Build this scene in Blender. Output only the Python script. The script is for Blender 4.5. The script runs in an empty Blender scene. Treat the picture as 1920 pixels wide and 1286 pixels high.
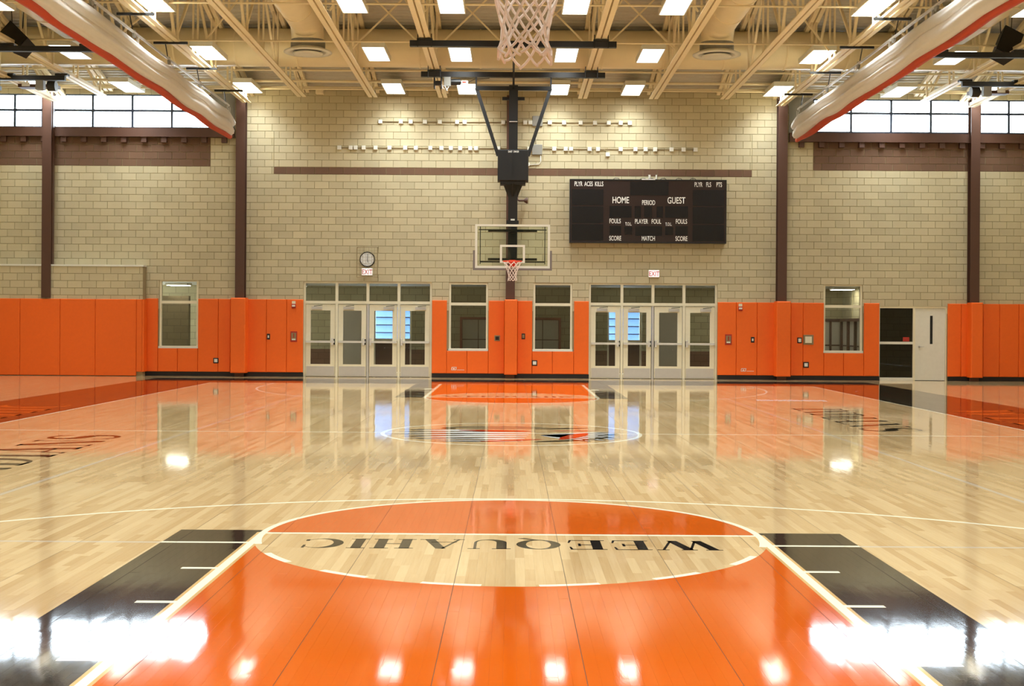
import bpy, math, random
from mathutils import Matrix, Vector
random.seed(7)
S = bpy.context.scene
COL = S.collection
R = math.radians

# ------------------------------------------------------------------ camera
F = 2370.0            # focal length in pixels of the 1920 px wide frame
CAM_H = 1.53
ROLL = 0.0066
cd = bpy.data.cameras.new('camera')
cd.sensor_width = 36.0
cd.lens = 36.0 * F / 1920.0
cd.shift_y = -35.0 / 1920.0
cd.clip_start = 0.05
cd.clip_end = 300
cam = bpy.data.objects.new('camera', cd)
COL.objects.link(cam)
cam.matrix_world = Matrix.Translation((0, 0, CAM_H)) @ Matrix.Rotation(R(90), 4, 'X') @ Matrix.Rotation(ROLL, 4, 'Z')
S.camera = cam

# ------------------------------------------------------------------ world, exposure
w = bpy.data.worlds.new('sky')
S.world = w
w.use_nodes = True
wn = w.node_tree.nodes
wn.clear()
wo = wn.new('ShaderNodeOutputWorld')
wb = wn.new('ShaderNodeBackground')
wb.inputs['Color'].default_value = (0.86, 0.94, 1.0, 1)
wb.inputs['Strength'].default_value = 9.0
w.node_tree.links.new(wb.outputs[0], wo.inputs[0])
S.view_settings.view_transform = 'Standard'
S.view_settings.look = 'None'
S.view_settings.exposure = 0.84
S.view_settings.gamma = 1.0
S.view_settings.use_curve_mapping = False
LAMP = 4.0            # radiance of the ceiling light lenses
LAMP_W = 37.0         # power of the lamp in each ceiling light

# ------------------------------------------------------------------ geometry of the place
WALL = 36.0           # distance of the end wall
BASE = 3.44           # near baseline
MID = 17.765          # half-court line


def px(x, y, D=WALL):
    """photo pixel -> world X, Z on the vertical plane at distance D"""
    dx, dy = x - 960.0, y - 643.0
    u = dx + ROLL * dy
    v = dy - ROLL * dx
    return u * D / F, CAM_H - (v + 35.0) * D / F


def PX(x, D=WALL, y=600):
    return px(x, y, D)[0]


def PZ(y, x=960, D=WALL):
    return px(x, y, D)[1]


def deck_z(y):
    return 8.18 + 0.26 * (WALL - y) if y > 15 else 8.18 + 0.26 * (WALL - 15) - 0.26 * (15 - y)


# ------------------------------------------------------------------ mesh helpers
class MB:
    def __init__(self):
        self.v = []
        self.f = []

    def quad(self, a, b, c, d):
        n = len(self.v)
        self.v += [a, b, c, d]
        self.f.append((n, n + 1, n + 2, n + 3))

    def poly(self, pts):
        n = len(self.v)
        self.v += list(pts)
        self.f.append(tuple(range(n, n + len(pts))))

    def box(self, x0, x1, y0, y1, z0, z1):
        n = len(self.v)
        self.v += [(x0, y0, z0), (x1, y0, z0), (x1, y1, z0), (x0, y1, z0),
                   (x0, y0, z1), (x1, y0, z1), (x1, y1, z1), (x0, y1, z1)]
        for q in ((0, 3, 2, 1), (4, 5, 6, 7), (0, 1, 5, 4), (1, 2, 6, 5), (2, 3, 7, 6), (3, 0, 4, 7)):
            self.f.append(tuple(n + i for i in q))
        return self

    def cbox(self, x0, x1, y0, y1, z0, z1, c):
        """box with chamfered front (-y) edges"""
        n = len(self.v)
        self.v += [(x0, y1, z0), (x1, y1, z0), (x1, y1, z1), (x0, y1, z1),
                   (x0, y0 + c, z0), (x1, y0 + c, z0), (x1, y0 + c, z1), (x0, y0 + c, z1),
                   (x0 + c * .4, y0 + c * .25, z0 + c * .4), (x1 - c * .4, y0 + c * .25, z0 + c * .4),
                   (x1 - c * .4, y0 + c * .25, z1 - c * .4), (x0 + c * .4, y0 + c * .25, z1 - c * .4),
                   (x0 + c, y0, z0 + c), (x1 - c, y0, z0 + c), (x1 - c, y0, z1 - c), (x0 + c, y0, z1 - c)]
        fs = [(0, 3, 2, 1), (12, 13, 14, 15)]
        for a, b in ((0, 4), (4, 8), (8, 12)):
            for i in range(4):
                j = (i + 1) % 4
                fs.append((a + i, a + j, b + j, b + i))
        for q in fs:
            self.f.append(tuple(n + i for i in q))
        return self

    def bar(self, p, q, w, h, up=(0, 0, 1)):
        p, q = Vector(p), Vector(q)
        d = (q - p).normalized()
        u = Vector(up)
        if abs(d.dot(u)) > 0.98:
            u = Vector((0, 1, 0))
        s = d.cross(u).normalized()
        t = s.cross(d).normalized()
        n = len(self.v)
        for c in (p, q):
            for a, b in ((-1, -1), (1, -1), (1, 1), (-1, 1)):
                self.v.append(tuple(c + s * (a * w / 2) + t * (b * h / 2)))
        for k in ((3, 2, 1, 0), (4, 5, 6, 7), (0, 1, 5, 4), (1, 2, 6, 5), (2, 3, 7, 6), (3, 0, 4, 7)):
            self.f.append(tuple(n + i for i in k))
        return self

    def tube(self, pts, r, n=8, closed=False, cap=True):
        pts = [Vector(p) for p in pts]
        m = len(pts)
        rs = r if isinstance(r, (list, tuple)) else [r] * m
        rings = []
        prev = None
        for i, p in enumerate(pts):
            if closed:
                d = pts[(i + 1) % m] - pts[i - 1]
            else:
                d = pts[min(i + 1, m - 1)] - pts[max(i - 1, 0)]
            d.normalize()
            if prev is None:
                u = Vector((0, 0, 1)) if abs(d.z) < 0.9 else Vector((1, 0, 0))
            else:
                u = prev
            s = d.cross(u).normalized()
            t = s.cross(d).normalized()
            prev = t
            b = len(self.v)
            for k in range(n):
                a = 2 * math.pi * k / n
                self.v.append(tuple(p + s * (math.cos(a) * rs[i]) + t * (math.sin(a) * rs[i])))
            rings.append(b)
        for i in range(m if closed else m - 1):
            a, b = rings[i], rings[(i + 1) % m]
            for k in range(n):
                j = (k + 1) % n
                self.f.append((a + k, a + j, b + j, b + k))
        if cap and not closed:
            self.f.append(tuple(rings[0] + k for k in reversed(range(n))))
            self.f.append(tuple(rings[-1] + k for k in range(n)))
        return self

    def lathe(self, prof, c, axis='z', n=24):
        b = len(self.v)
        for r, h in prof:
            for k in range(n):
                a = 2 * math.pi * k / n
                if axis == 'z':
                    self.v.append((c[0] + r * math.cos(a), c[1] + r * math.sin(a), c[2] + h))
                elif axis == 'y':
                    self.v.append((c[0] + r * math.cos(a), c[1] + h, c[2] + r * math.sin(a)))
                else:
                    self.v.append((c[0] + h, c[1] + r * math.cos(a), c[2] + r * math.sin(a)))
        for i in range(len(prof) - 1):
            for k in range(n):
                j = (k + 1) % n
                self.f.append((b + i * n + k, b + i * n + j, b + (i + 1) * n + j, b + (i + 1) * n + k))
        return self

    def build(self, name, mat, parent=None, smooth=False):
        n = len(self.v)
        lo = [min(p[i] for p in self.v) for i in range(3)]
        hi = [max(p[i] for p in self.v) for i in range(3)]
        c = ((lo[0] + hi[0]) / 2, (lo[1] + hi[1]) / 2, lo[2])
        me = bpy.data.meshes.new(name)
        me.from_pydata([(p[0] - c[0], p[1] - c[1], p[2] - c[2]) for p in self.v], [], self.f)
        if smooth:
            me.polygons.foreach_set('use_smooth', [True] * len(me.polygons))
        me.materials.append(mat)
        me.update()
        o = bpy.data.objects.new(name, me)
        COL.objects.link(o)
        if parent is not None:
            o.parent = parent
            pw = wloc(parent)
            o.location = (c[0] - pw[0], c[1] - pw[1], c[2] - pw[2])
        else:
            o.location = c
        return o


def wloc(o):
    l = Vector(o.location)
    while o.parent is not None:
        o = o.parent
        l = l + Vector(o.location)
    return l


def tag(o, label=None, cat=None, group=None, kind=None):
    if label:
        o['label'] = label
    if cat:
        o['category'] = cat
    if group:
        o['group'] = group
    if kind:
        o['kind'] = kind
    return o


def thing(name, loc, label, cat, group=None):
    o = bpy.data.objects.new(name, None)
    o.empty_display_size = 0.1
    o.location = loc
    COL.objects.link(o)
    return tag(o, label, cat, group)


def copy_tree(o, parent=None):
    c = o.copy()
    COL.objects.link(c)
    c.parent = parent
    for ch in [x for x in o.children]:
        copy_tree(ch, c)
    return c


ORD = ['first', 'second', 'third', 'fourth', 'fifth', 'sixth', 'seventh', 'eighth', 'ninth', 'tenth',
       'eleventh', 'twelfth', 'thirteenth', 'fourteenth', 'fifteenth', 'sixteenth', 'seventeenth', 'eighteenth',
       'nineteenth', 'twentieth']
for _t in range(1, 10):
    ORD.append('twenty-' + ORD[_t - 1])
ORD += ['thirtieth']


# ------------------------------------------------------------------ node helpers
class NT:
    def __init__(self, name):
        self.m = bpy.data.materials.new(name)
        self.m.use_nodes = True
        self.t = self.m.node_tree
        self.t.nodes.clear()
        self.out = self.t.nodes.new('ShaderNodeOutputMaterial')

    def node(self, typ, **kw):
        n = self.t.nodes.new(typ)
        for k, v in kw.items():
            setattr(n, k, v)
        return n

    def link(self, a, b):
        self.t.links.new(a, b)

    def put(self, sock, val):
        if isinstance(val, Ex):
            val = val.s
        if isinstance(val, bpy.types.NodeSocket):
            self.link(val, sock)
        else:
            sock.default_value = val

    def math(self, op, *a, clamp=False):
        n = self.node('ShaderNodeMath', operation=op)
        n.use_clamp = clamp
        for i, x in enumerate(a):
            self.put(n.inputs[i], x)
        return Ex(self, n.outputs[0])

    def mix(self, fac, a, b):
        n = self.node('ShaderNodeMix', data_type='RGBA')
        self.put(n.inputs['Factor'], fac)
        for nm, c in (('A', a), ('B', b)):
            s = [i for i in n.inputs if i.name == nm and i.type == 'RGBA'][0]
            self.put(s, c)
        return [o for o in n.outputs if o.type == 'RGBA'][0]

    def noise(self, vec, scale, detail=2.0, rough=0.5):
        n = self.node('ShaderNodeTexNoise')
        if vec is not None:
            self.link(vec, n.inputs['Vector'])
        n.inputs['Scale'].default_value = scale
        n.inputs['Detail'].default_value = detail
        n.inputs['Roughness'].default_value = rough
        return n.outputs[0]

    def ramp(self, fac, lo, hi, a=0.0, b=1.0):
        n = self.node('ShaderNodeMapRange')
        self.put(n.inputs[0], fac)
        n.inputs[1].default_value = a
        n.inputs[2].default_value = b
        n.inputs[3].default_value = lo
        n.inputs[4].default_value = hi
        return n.outputs[0]

    def bsdf(self, color, rough=0.5, metal=0.0, **kw):
        n = self.node('ShaderNodeBsdfPrincipled')
        self.put(n.inputs['Base Color'], color)
        self.put(n.inputs['Roughness'], rough)
        n.inputs['Metallic'].default_value = metal
        for k, v in kw.items():
            self.put(n.inputs[k], v)
        self.link(n.outputs[0], self.out.inputs[0])
        return n

    def bump(self, height, strength, dist):
        n = self.node('ShaderNodeBump')
        n.inputs['Strength'].default_value = strength
        n.inputs['Distance'].default_value = dist
        self.put(n.inputs['Height'], height)
        return n.outputs[0]


class Ex:
    def __init__(self, nt, s):
        self.nt = nt
        self.s = s

    def __add__(self, o): return self.nt.math('ADD', self, o)
    def __sub__(self, o): return self.nt.math('SUBTRACT', self, o)
    def __rsub__(self, o): return self.nt.math('SUBTRACT', o, self)
    def __mul__(self, o): return self.nt.math('MULTIPLY', self, o)
    def __lt__(self, o): return self.nt.math('LESS_THAN', self, o)
    def __gt__(self, o): return self.nt.math('GREATER_THAN', self, o)
    def __or__(self, o): return self.nt.math('MAXIMUM', self, o)
    def __and__(self, o): return self.nt.math('MULTIPLY', self, o)
    def abs(self): return self.nt.math('ABSOLUTE', self)
    def inv(self): return self.nt.math('SUBTRACT', 1.0, self)


def lin(r, g, b):
    def c(x):
        x /= 255.0
        return x / 12.92 if x <= 0.04045 else ((x + 0.055) / 1.055) ** 2.4
    return (c(r), c(g), c(b), 1.0)


def plain(name, rgb, rough=0.5, metal=0.0, vary=0.06, scale=9.0, bump=0.0, **kw):
    """painted / coated surface with faint mottling"""
    t = NT(name)
    tc = t.node('ShaderNodeTexCoord').outputs['Object']
    nz = t.noise(tc, scale, 3.0)
    c = lin(*rgb)
    a = tuple(min(1, x * (1 - vary)) for x in c[:3]) + (1,)
    b = tuple(min(1, x * (1 + vary)) for x in c[:3]) + (1,)
    col = t.mix(nz, a, b)
    n = t.bsdf(col, rough, metal, **kw)
    if bump:
        t.link(t.bump(t.noise(tc, scale * 8, 2.0), bump, 0.01), n.inputs['Normal'])
    return t.m


def emit(name, rgb, strength):
    t = NT(name)
    e = t.node('ShaderNodeEmission')
    e.inputs[0].default_value = lin(*rgb)
    e.inputs[1].default_value = strength
    t.link(e.outputs[0], t.out.inputs[0])
    return t.m


def cloth(name, rgb):
    t = NT(name)
    tc = t.node('ShaderNodeTexCoord').outputs['Object']
    col = t.mix(t.noise(tc, 4.0, 3.0), tuple(x * 0.93 for x in lin(*rgb)[:3]) + (1,), lin(*rgb))
    d = t.node('ShaderNodeBsdfDiffuse')
    tr = t.node('ShaderNodeBsdfTranslucent')
    t.link(col, d.inputs[0])
    t.link(col, tr.inputs[0])
    mx = t.node('ShaderNodeMixShader')
    mx.inputs[0].default_value = 0.35
    t.link(d.outputs[0], mx.inputs[1])
    t.link(tr.outputs[0], mx.inputs[2])
    t.link(mx.outputs[0], t.out.inputs[0])
    return t.m


def glass(name, tint=(0.86, 0.9, 0.86, 1), refl=1.0):
    t = NT(name)
    tr = t.node('ShaderNodeBsdfTransparent')
    tr.inputs[0].default_value = tint
    gl = t.node('ShaderNodeBsdfGlossy')
    gl.inputs['Roughness'].default_value = 0.01
    fr = t.node('ShaderNodeFresnel')
    fr.inputs[0].default_value = 1.5
    f = t.math('MULTIPLY', Ex(t, fr.outputs[0]), refl, clamp=True)
    mx = t.node('ShaderNodeMixShader')
    t.link(f.s, mx.inputs[0])
    t.link(tr.outputs[0], mx.inputs[1])
    t.link(gl.outputs[0], mx.inputs[2])
    t.link(mx.outputs[0], t.out.inputs[0])
    return t.m


def block_material(name, rgb, attr):
    t = NT(name)
    at = t.node('ShaderNodeAttribute', attribute_name='tone', attribute_type=attr)
    pos = t.node('ShaderNodeNewGeometry').outputs['Position']
    n1 = t.noise(pos, 1.1, 3.0)
    n2 = t.noise(pos, 60.0, 2.0)
    tone = Ex(t, at.outputs['Fac'])
    k = (tone * 0.24) + (Ex(t, n1) * 0.30) + (Ex(t, n2) * 0.16)
    c = lin(*rgb)
    col = t.mix(k, tuple(x * 0.70 for x in c[:3]) + (1,), tuple(min(1, x * 1.30) for x in c[:3]) + (1,))
    n = t.bsdf(col, 0.85)
    t.link(t.bump(n2, 0.25, 0.01), n.inputs['Normal'])
    return t.m


def brick_plain(name, rgb, rgb2):
    """block masonry too far or too hidden to build piece by piece"""
    t = NT(name)
    pos = t.node('ShaderNodeNewGeometry').outputs['Position']
    sx = t.node('ShaderNodeSeparateXYZ')
    t.link(pos, sx.inputs[0])
    cx = t.node('ShaderNodeCombineXYZ')
    t.link((Ex(t, sx.outputs[0]) + Ex(t, sx.outputs[1])).s, cx.inputs[0])
    t.link(sx.outputs[2], cx.inputs[1])
    b = t.node('ShaderNodeTexBrick')
    t.link(cx.outputs[0], b.inputs['Vector'])
    b.inputs['Scale'].default_value = 1.0
    b.inputs['Mortar Size'].default_value = 0.007
    b.inputs['Brick Width'].default_value = 0.4064
    b.inputs['Row Height'].default_value = 0.2032
    b.inputs['Color1'].default_value = lin(*rgb)
    b.inputs['Color2'].default_value = lin(*rgb2)
    b.inputs['Mortar'].default_value = tuple(x * 0.55 for x in lin(*rgb)[:3]) + (1,)
    n = t.bsdf(b.outputs['Color'], 0.85)
    return t.m


CREAM = (243, 227, 190)
M = {
    'mortar': plain('mortar', (160, 146, 110), 0.9),
    'mortar_brown': plain('mortar_brown', (84, 58, 42), 0.9),
    'block': block_material('block', (202, 190, 154), 'GEOMETRY'),
    'block_obj': block_material('block_single', (202, 190, 154), 'OBJECT'),
    'block_brown': block_material('block_brown', (114, 84, 62), 'GEOMETRY'),
    'brown': plain('brown_steel', (82, 53, 39), 0.5),
    'cream': plain('cream_paint', CREAM, 0.5),
    'duct': plain('duct_paint', (243, 227, 188), 0.45, vary=0.08, scale=2.0),
    'pad': plain('orange_vinyl', (242, 104, 20), 0.5, vary=0.05, scale=14, bump=0.12),
    'basebk': plain('black_base', (20, 14, 12), 0.6),
    'frame': plain('beige_frame', (234, 226, 196), 0.4),
    'white': plain('white_paint', (226, 224, 210), 0.4),
    'steel': plain('brushed_steel', (206, 203, 198), 0.35, 0.35),
    'chrome': plain('chrome', (232, 230, 226), 0.2, 0.4),
    'black': plain('black_steel', (22, 22, 22), 0.4),
    'blackpad': plain('black_panel', (17, 17, 17), 0.55),
    'greybox': plain('grey_enclosure', (140, 138, 130), 0.5),
    'greypad': plain('grey_padding', (122, 114, 110), 0.6),
    'boxwhite': plain('white_box', (228, 226, 214), 0.4),
    'rim': plain('orange_rim', (222, 62, 22), 0.35),
    'net': cloth('net_cord', (252, 242, 234)),
    'fabric': cloth('white_fabric', (250, 247, 240)),
    'mesh_fabric': cloth('grey_mesh_fabric', (236, 232, 226)),
    'trim': plain('orange_trim', (192, 62, 24), 0.6),
    'deck': plain('deck_steel', (200, 194, 180), 0.5),
    'mullion': plain('dark_mullion', (38, 48, 66), 0.4),
    'sidewall': brick_plain('side_block', (196, 181, 138), (206, 192, 150)),
    'lobbywall': brick_plain('lobby_block', (176, 166, 128), (188, 178, 140)),
    'wains': brick_plain('lobby_wainscot', (120, 84, 66), (128, 90, 72)),
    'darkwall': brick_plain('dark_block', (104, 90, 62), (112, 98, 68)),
    'darkroom': plain('dark_room', (40, 36, 28), 0.8),
    'lobbyceil': plain('lobby_ceiling', (225, 228, 220), 0.8),
    'lobbyfloor': plain('lobby_floor', (150, 140, 120), 0.3),
    'caseframe': plain('red_brown_frame', (136, 62, 34), 0.5),
    'casepanel': plain('pale_panel', (190, 182, 164), 0.5),
    'darkbrown': plain('dark_brown_frame', (70, 34, 26), 0.5),
    'siding': plain('blue_siding', (96, 136, 196), 0.6),
    'red': plain('red_sign', (176, 44, 30), 0.5),
    'score': plain('scoreboard_face', (40, 25, 22), 0.35, vary=0.15, scale=2),
    'scorepanel': plain('scoreboard_panel', (10, 11, 16), 0.25),
    'letter': plain('white_letter', (240, 238, 230), 0.5),
    'exitface': emit('exit_face', (255, 232, 222), 0.8),
    'exitred': plain('exit_red', (205, 40, 30), 0.5),
    'clockface': plain('clock_face', (236, 238, 236), 0.3),
    'lens': emit('light_lens', (255, 253, 246), LAMP),
    'lobbylens': emit('lobby_lens', (255, 250, 236), 8.0),
    'glass': glass('clear_glass', (0.93, 0.94, 0.92, 1)),
    'skyglass': glass('window_glass', (0.95, 0.98, 1.0, 1), 0.6),
    'darkglass': glass('tinted_glass', (0.45, 0.45, 0.42, 1)),
    'boardglass': glass('backboard_glass', (0.91, 0.95, 0.91, 1), 0.7),
    'paintblack': plain('floor_letter_black', (20, 17, 14), 0.06),
    'paintorange': plain('floor_letter_orange', (224, 92, 26), 0.06),
    'paintwhite': plain('emblem_white', (252, 248, 238), 0.06),
    'paintred': plain('emblem_red', (190, 50, 22), 0.06),
    'paintreflection': plain('reflection_tan', (140, 122, 90), 0.06),
    'subfloor': plain('subfloor', (60, 38, 20), 0.6),
    'socket': plain('brass_plate', (150, 132, 96), 0.4, 0.3),
}


# ------------------------------------------------------------------ the court floor material
def floor_material(name, attr):
    t = NT(name)
    pos = t.node('ShaderNodeNewGeometry').outputs['Position']
    sx = t.node('ShaderNodeSeparateXYZ')
    t.link(pos, sx.inputs[0])
    X, Y = Ex(t, sx.outputs[0]), Ex(t, sx.outputs[1])
    at = t.node('ShaderNodeAttribute', attribute_name='tone', attribute_type=attr)
    tone = Ex(t, at.outputs['Fac'])
    # wood: tone of each strip, grain along the strip
    gv = t.node('ShaderNodeCombineXYZ')
    t.link((X * 55.0 + tone * 300.0).s, gv.inputs[0])
    t.link((Y * 2.2).s, gv.inputs[1])
    grain = t.noise(gv.outputs[0], 1.0, 4.0, 0.6)
    k = tone * 0.58 + (Ex(t, grain) - 0.5) * 0.5 + 0.21
    wood = t.mix(k, lin(178, 142, 92), lin(218, 190, 142))
    u = X.abs()
    yc = (Y - MID).abs()
    v = 14.325 - yc                      # distance from the nearer baseline
    near = lambda a, b, c: ((a - b).abs() < c)
    circ = t.math('SQRT', u * u + (v - 5.765) * (v - 5.765))
    in_c = circ < 1.83
    ring = near(circ, 1.805, 0.026)
    beyond = v > 5.765
    lane = (u < 1.83) & (v < 5.765) & (v > 0.0)
    orange = (lane & in_c.inv()) | (in_c & beyond)
    black = (u > 1.80) & (u < 2.43) & (v < 5.89) & (v > 0.0)
    border = ((u > 7.66) | (v < -0.04)) & (u < 9.72) & (v > -2.55)
    # dashes of the inner half circle, 11.6 degrees long, every 23.3 degrees
    ang = t.math('ARCTAN2', u, 5.765 - v) * (180 / math.pi)
    am = t.math('MODULO', ang, 23.3)
    dash = (am > 5.4) & (am < 17.0)
    white = (ring & (beyond | dash)) & in_c
    white = white | (near(v, 5.765, 0.026) & (u < 1.80))
    laneline = near(u, 1.803, 0.027) & (v < 5.79) & (v > 0.0)
    white = white | laneline
    white = white | ((u > 1.83) & (u < 2.05) & (near(v, 3.475, 0.027) | near(v, 4.435, 0.027)))
    white = white | ((u > 1.83) & (u < 2.05) & near(v, 2.41, 0.15))
    white = white | ((u > 1.83) & (u < 2.43) & near(v, 5.36, 0.027))
    inside = (u < 7.67) & (v > -0.05)
    white = white | (inside & (near(u, 7.645, 0.027) | near(v, -0.025, 0.027)))
    white = white | ((yc < 0.026) & (u < 7.67))
    cc = t.math('SQRT', u * u + yc * yc)
    white = white | near(cc, 1.80, 0.03)
    hoop = t.math('SQRT', u * u + (v - 1.6) * (v - 1.6))
    white = white | (near(hoop, 6.03, 0.026) & (v > 1.6))
    white = white | (near(u, 6.03, 0.026) & (v < 1.6) & (v > 0.0))
    gap = near(u, 1.803, 0.048) & (v < 5.8) & (v > 0.0)
    volley = ((near(u, 4.5, 0.026) & (yc < 9.0)) | (near(yc, 8.975, 0.026) & (u < 4.5))) & (u > 2.43)
    col = t.mix(orange, wood, lin(200, 86, 8))
    col = t.mix(black | border, col, lin(38, 31, 25))
    col = t.mix(gap, col, lin(204, 166, 108))
    col = t.mix((volley & white.inv()) * 0.55, col, lin(196, 192, 180))
    col = t.mix(white, col, lin(238, 232, 204))
    # lacquer with faint waviness
    bv = t.node('ShaderNodeCombineXYZ')
    t.link((X * 5.0 + tone * 9.0).s, bv.inputs[0])
    t.link((Y * 1.6).s, bv.inputs[1])
    wav = t.noise(bv.outputs[0], 1.0, 2.0)
    fv = t.node('ShaderNodeCombineXYZ')
    t.link((X * 160.0).s, fv.inputs[0])
    t.link((Y * 60.0).s, fv.inputs[1])
    fine = t.noise(fv.outputs[0], 1.0, 2.0)
    h = Ex(t, wav) * 0.5 + Ex(t, fine) * 0.04
    n = t.bsdf(col, 0.05)
    n.inputs['Specular IOR Level'].default_value = 0.5
    t.link(t.bump(h, 1.0, 0.0011), n.inputs['Normal'])
    return t.m


M['floor'] = floor_material('lacquered_maple', 'GEOMETRY')
M['floor_obj'] = floor_material('lacquered_maple_single', 'OBJECT')

# ------------------------------------------------------------------ floor
HW = 15.4             # half width of the hall
floor = MB().box(-HW, HW, -7, WALL + 0.3, -0.25, -0.0016).build('floor', M['subfloor'])
tag(floor, 'glossy maple basketball floor with orange and black paint', 'floor', kind='structure')

PITCH, SW, NS = 0.665, 0.0602, 11
LENS = (0.35, 0.5, 0.65, 0.8, 0.95, 1.1, 1.3)
strips = []
npan = int(HW / PITCH) + 1
for p in range(-npan, npan + 1):
    for s in range(NS):
        x0 = p * PITCH - PITCH / 2 + 0.0014 + s * SW
        if x0 < -HW or x0 + SW > HW:
            continue
        y = -7.0 + random.random()
        while y < WALL:
            L = random.choice(LENS)
            e = min(y + L, WALL)
            if e - y > 0.05:
                strips.append((x0, y, e - y, random.random() ** 1.0, random.uniform(-1, 1), random.uniform(-1, 1)))
            y = e


def strip_geo(x0, y0, L, roll, pitch, cx=0, cy=0):
    c = 0.0003
    xm, ym = x0 + SW / 2, y0 + L / 2
    vs = []
    for inset, z in ((0.0, -0.0005), (c, 0.0)):
        for a, b in ((x0 + inset, y0 + inset), (x0 + SW - inset, y0 + inset),
                     (x0 + SW - inset, y0 + L - inset), (x0 + inset, y0 + L - inset)):
            zz = z + (a - xm) * roll * 0.0022 + (b - ym) * pitch * 0.0005
            vs.append((a - cx, b - cy, zz))
    return vs


SF = ((4, 5, 6, 7), (0, 1, 5, 4), (1, 2, 6, 5), (2, 3, 7, 6), (3, 0, 4, 7))
seen = [(s[1] + s[2] / 2, i) for i, s in enumerate(strips)
        if s[1] + s[2] * 0.4 > 5.4 and abs(s[0] + SW / 2) < 0.40 * (s[1] + s[2] / 2)]
seen.sort()
single = set(i for _, i in seen[:300])
vv, ff, tones = [], [], []
for i, s in enumerate(strips):
    if i in single:
        continue
    b = len(vv)
    vv += strip_geo(s[0], s[1], s[2], s[4], s[5])
    for q in SF:
        ff.append(tuple(b + k for k in q))
        tones.append(s[3])
me = bpy.data.meshes.new('floor_boards')
me.from_pydata(vv, [], ff)
a = me.attributes.new('tone', 'FLOAT', 'FACE')
a.data.foreach_set('value', tones)
me.materials.append(M['floor'])
fb = bpy.data.objects.new('floor_boards', me)
COL.objects.link(fb)
fb.parent = floor
fb.location = -wloc(floor)
fb['kind'] = 'stuff'
for i in sorted(single):
    s = strips[i]
    cx, cy = s[0] + SW / 2, s[1] + s[2] / 2
    m1 = bpy.data.meshes.new('floor_board')
    m1.from_pydata(strip_geo(s[0], s[1], s[2], s[4], s[5], cx, cy), [], SF)
    m1.materials.append(M['floor_obj'])
    o = bpy.data.objects.new('floor_board', m1)
    o['tone'] = s[3]
    COL.objects.link(o)
    o.parent = floor
    o.location = Vector((cx, cy, 0)) - wloc(floor)


# ------------------------------------------------------------------ serif lettering on the floor
def ring_poly(cx, cy, Rx, Ry, rx, ry, a0, a1, ix=0.0, n=18):
    out = []
    for k in range(n):
        t0, t1 = R(a0 + (a1 - a0) * k / n), R(a0 + (a1 - a0) * (k + 1) / n)
        out.append([(cx + Rx * math.cos(t0), cy + Ry * math.sin(t0)), (cx + Rx * math.cos(t1), cy + Ry * math.sin(t1)),
                    (cx + ix + rx * math.cos(t1), cy + ry * math.sin(t1)), (cx + ix + rx * math.cos(t0), cy + ry * math.sin(t0))])
    return out


def rect(x0, x1, y0, y1):
    return [(x0, y0), (x1, y0), (x1, y1), (x0, y1)]


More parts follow.
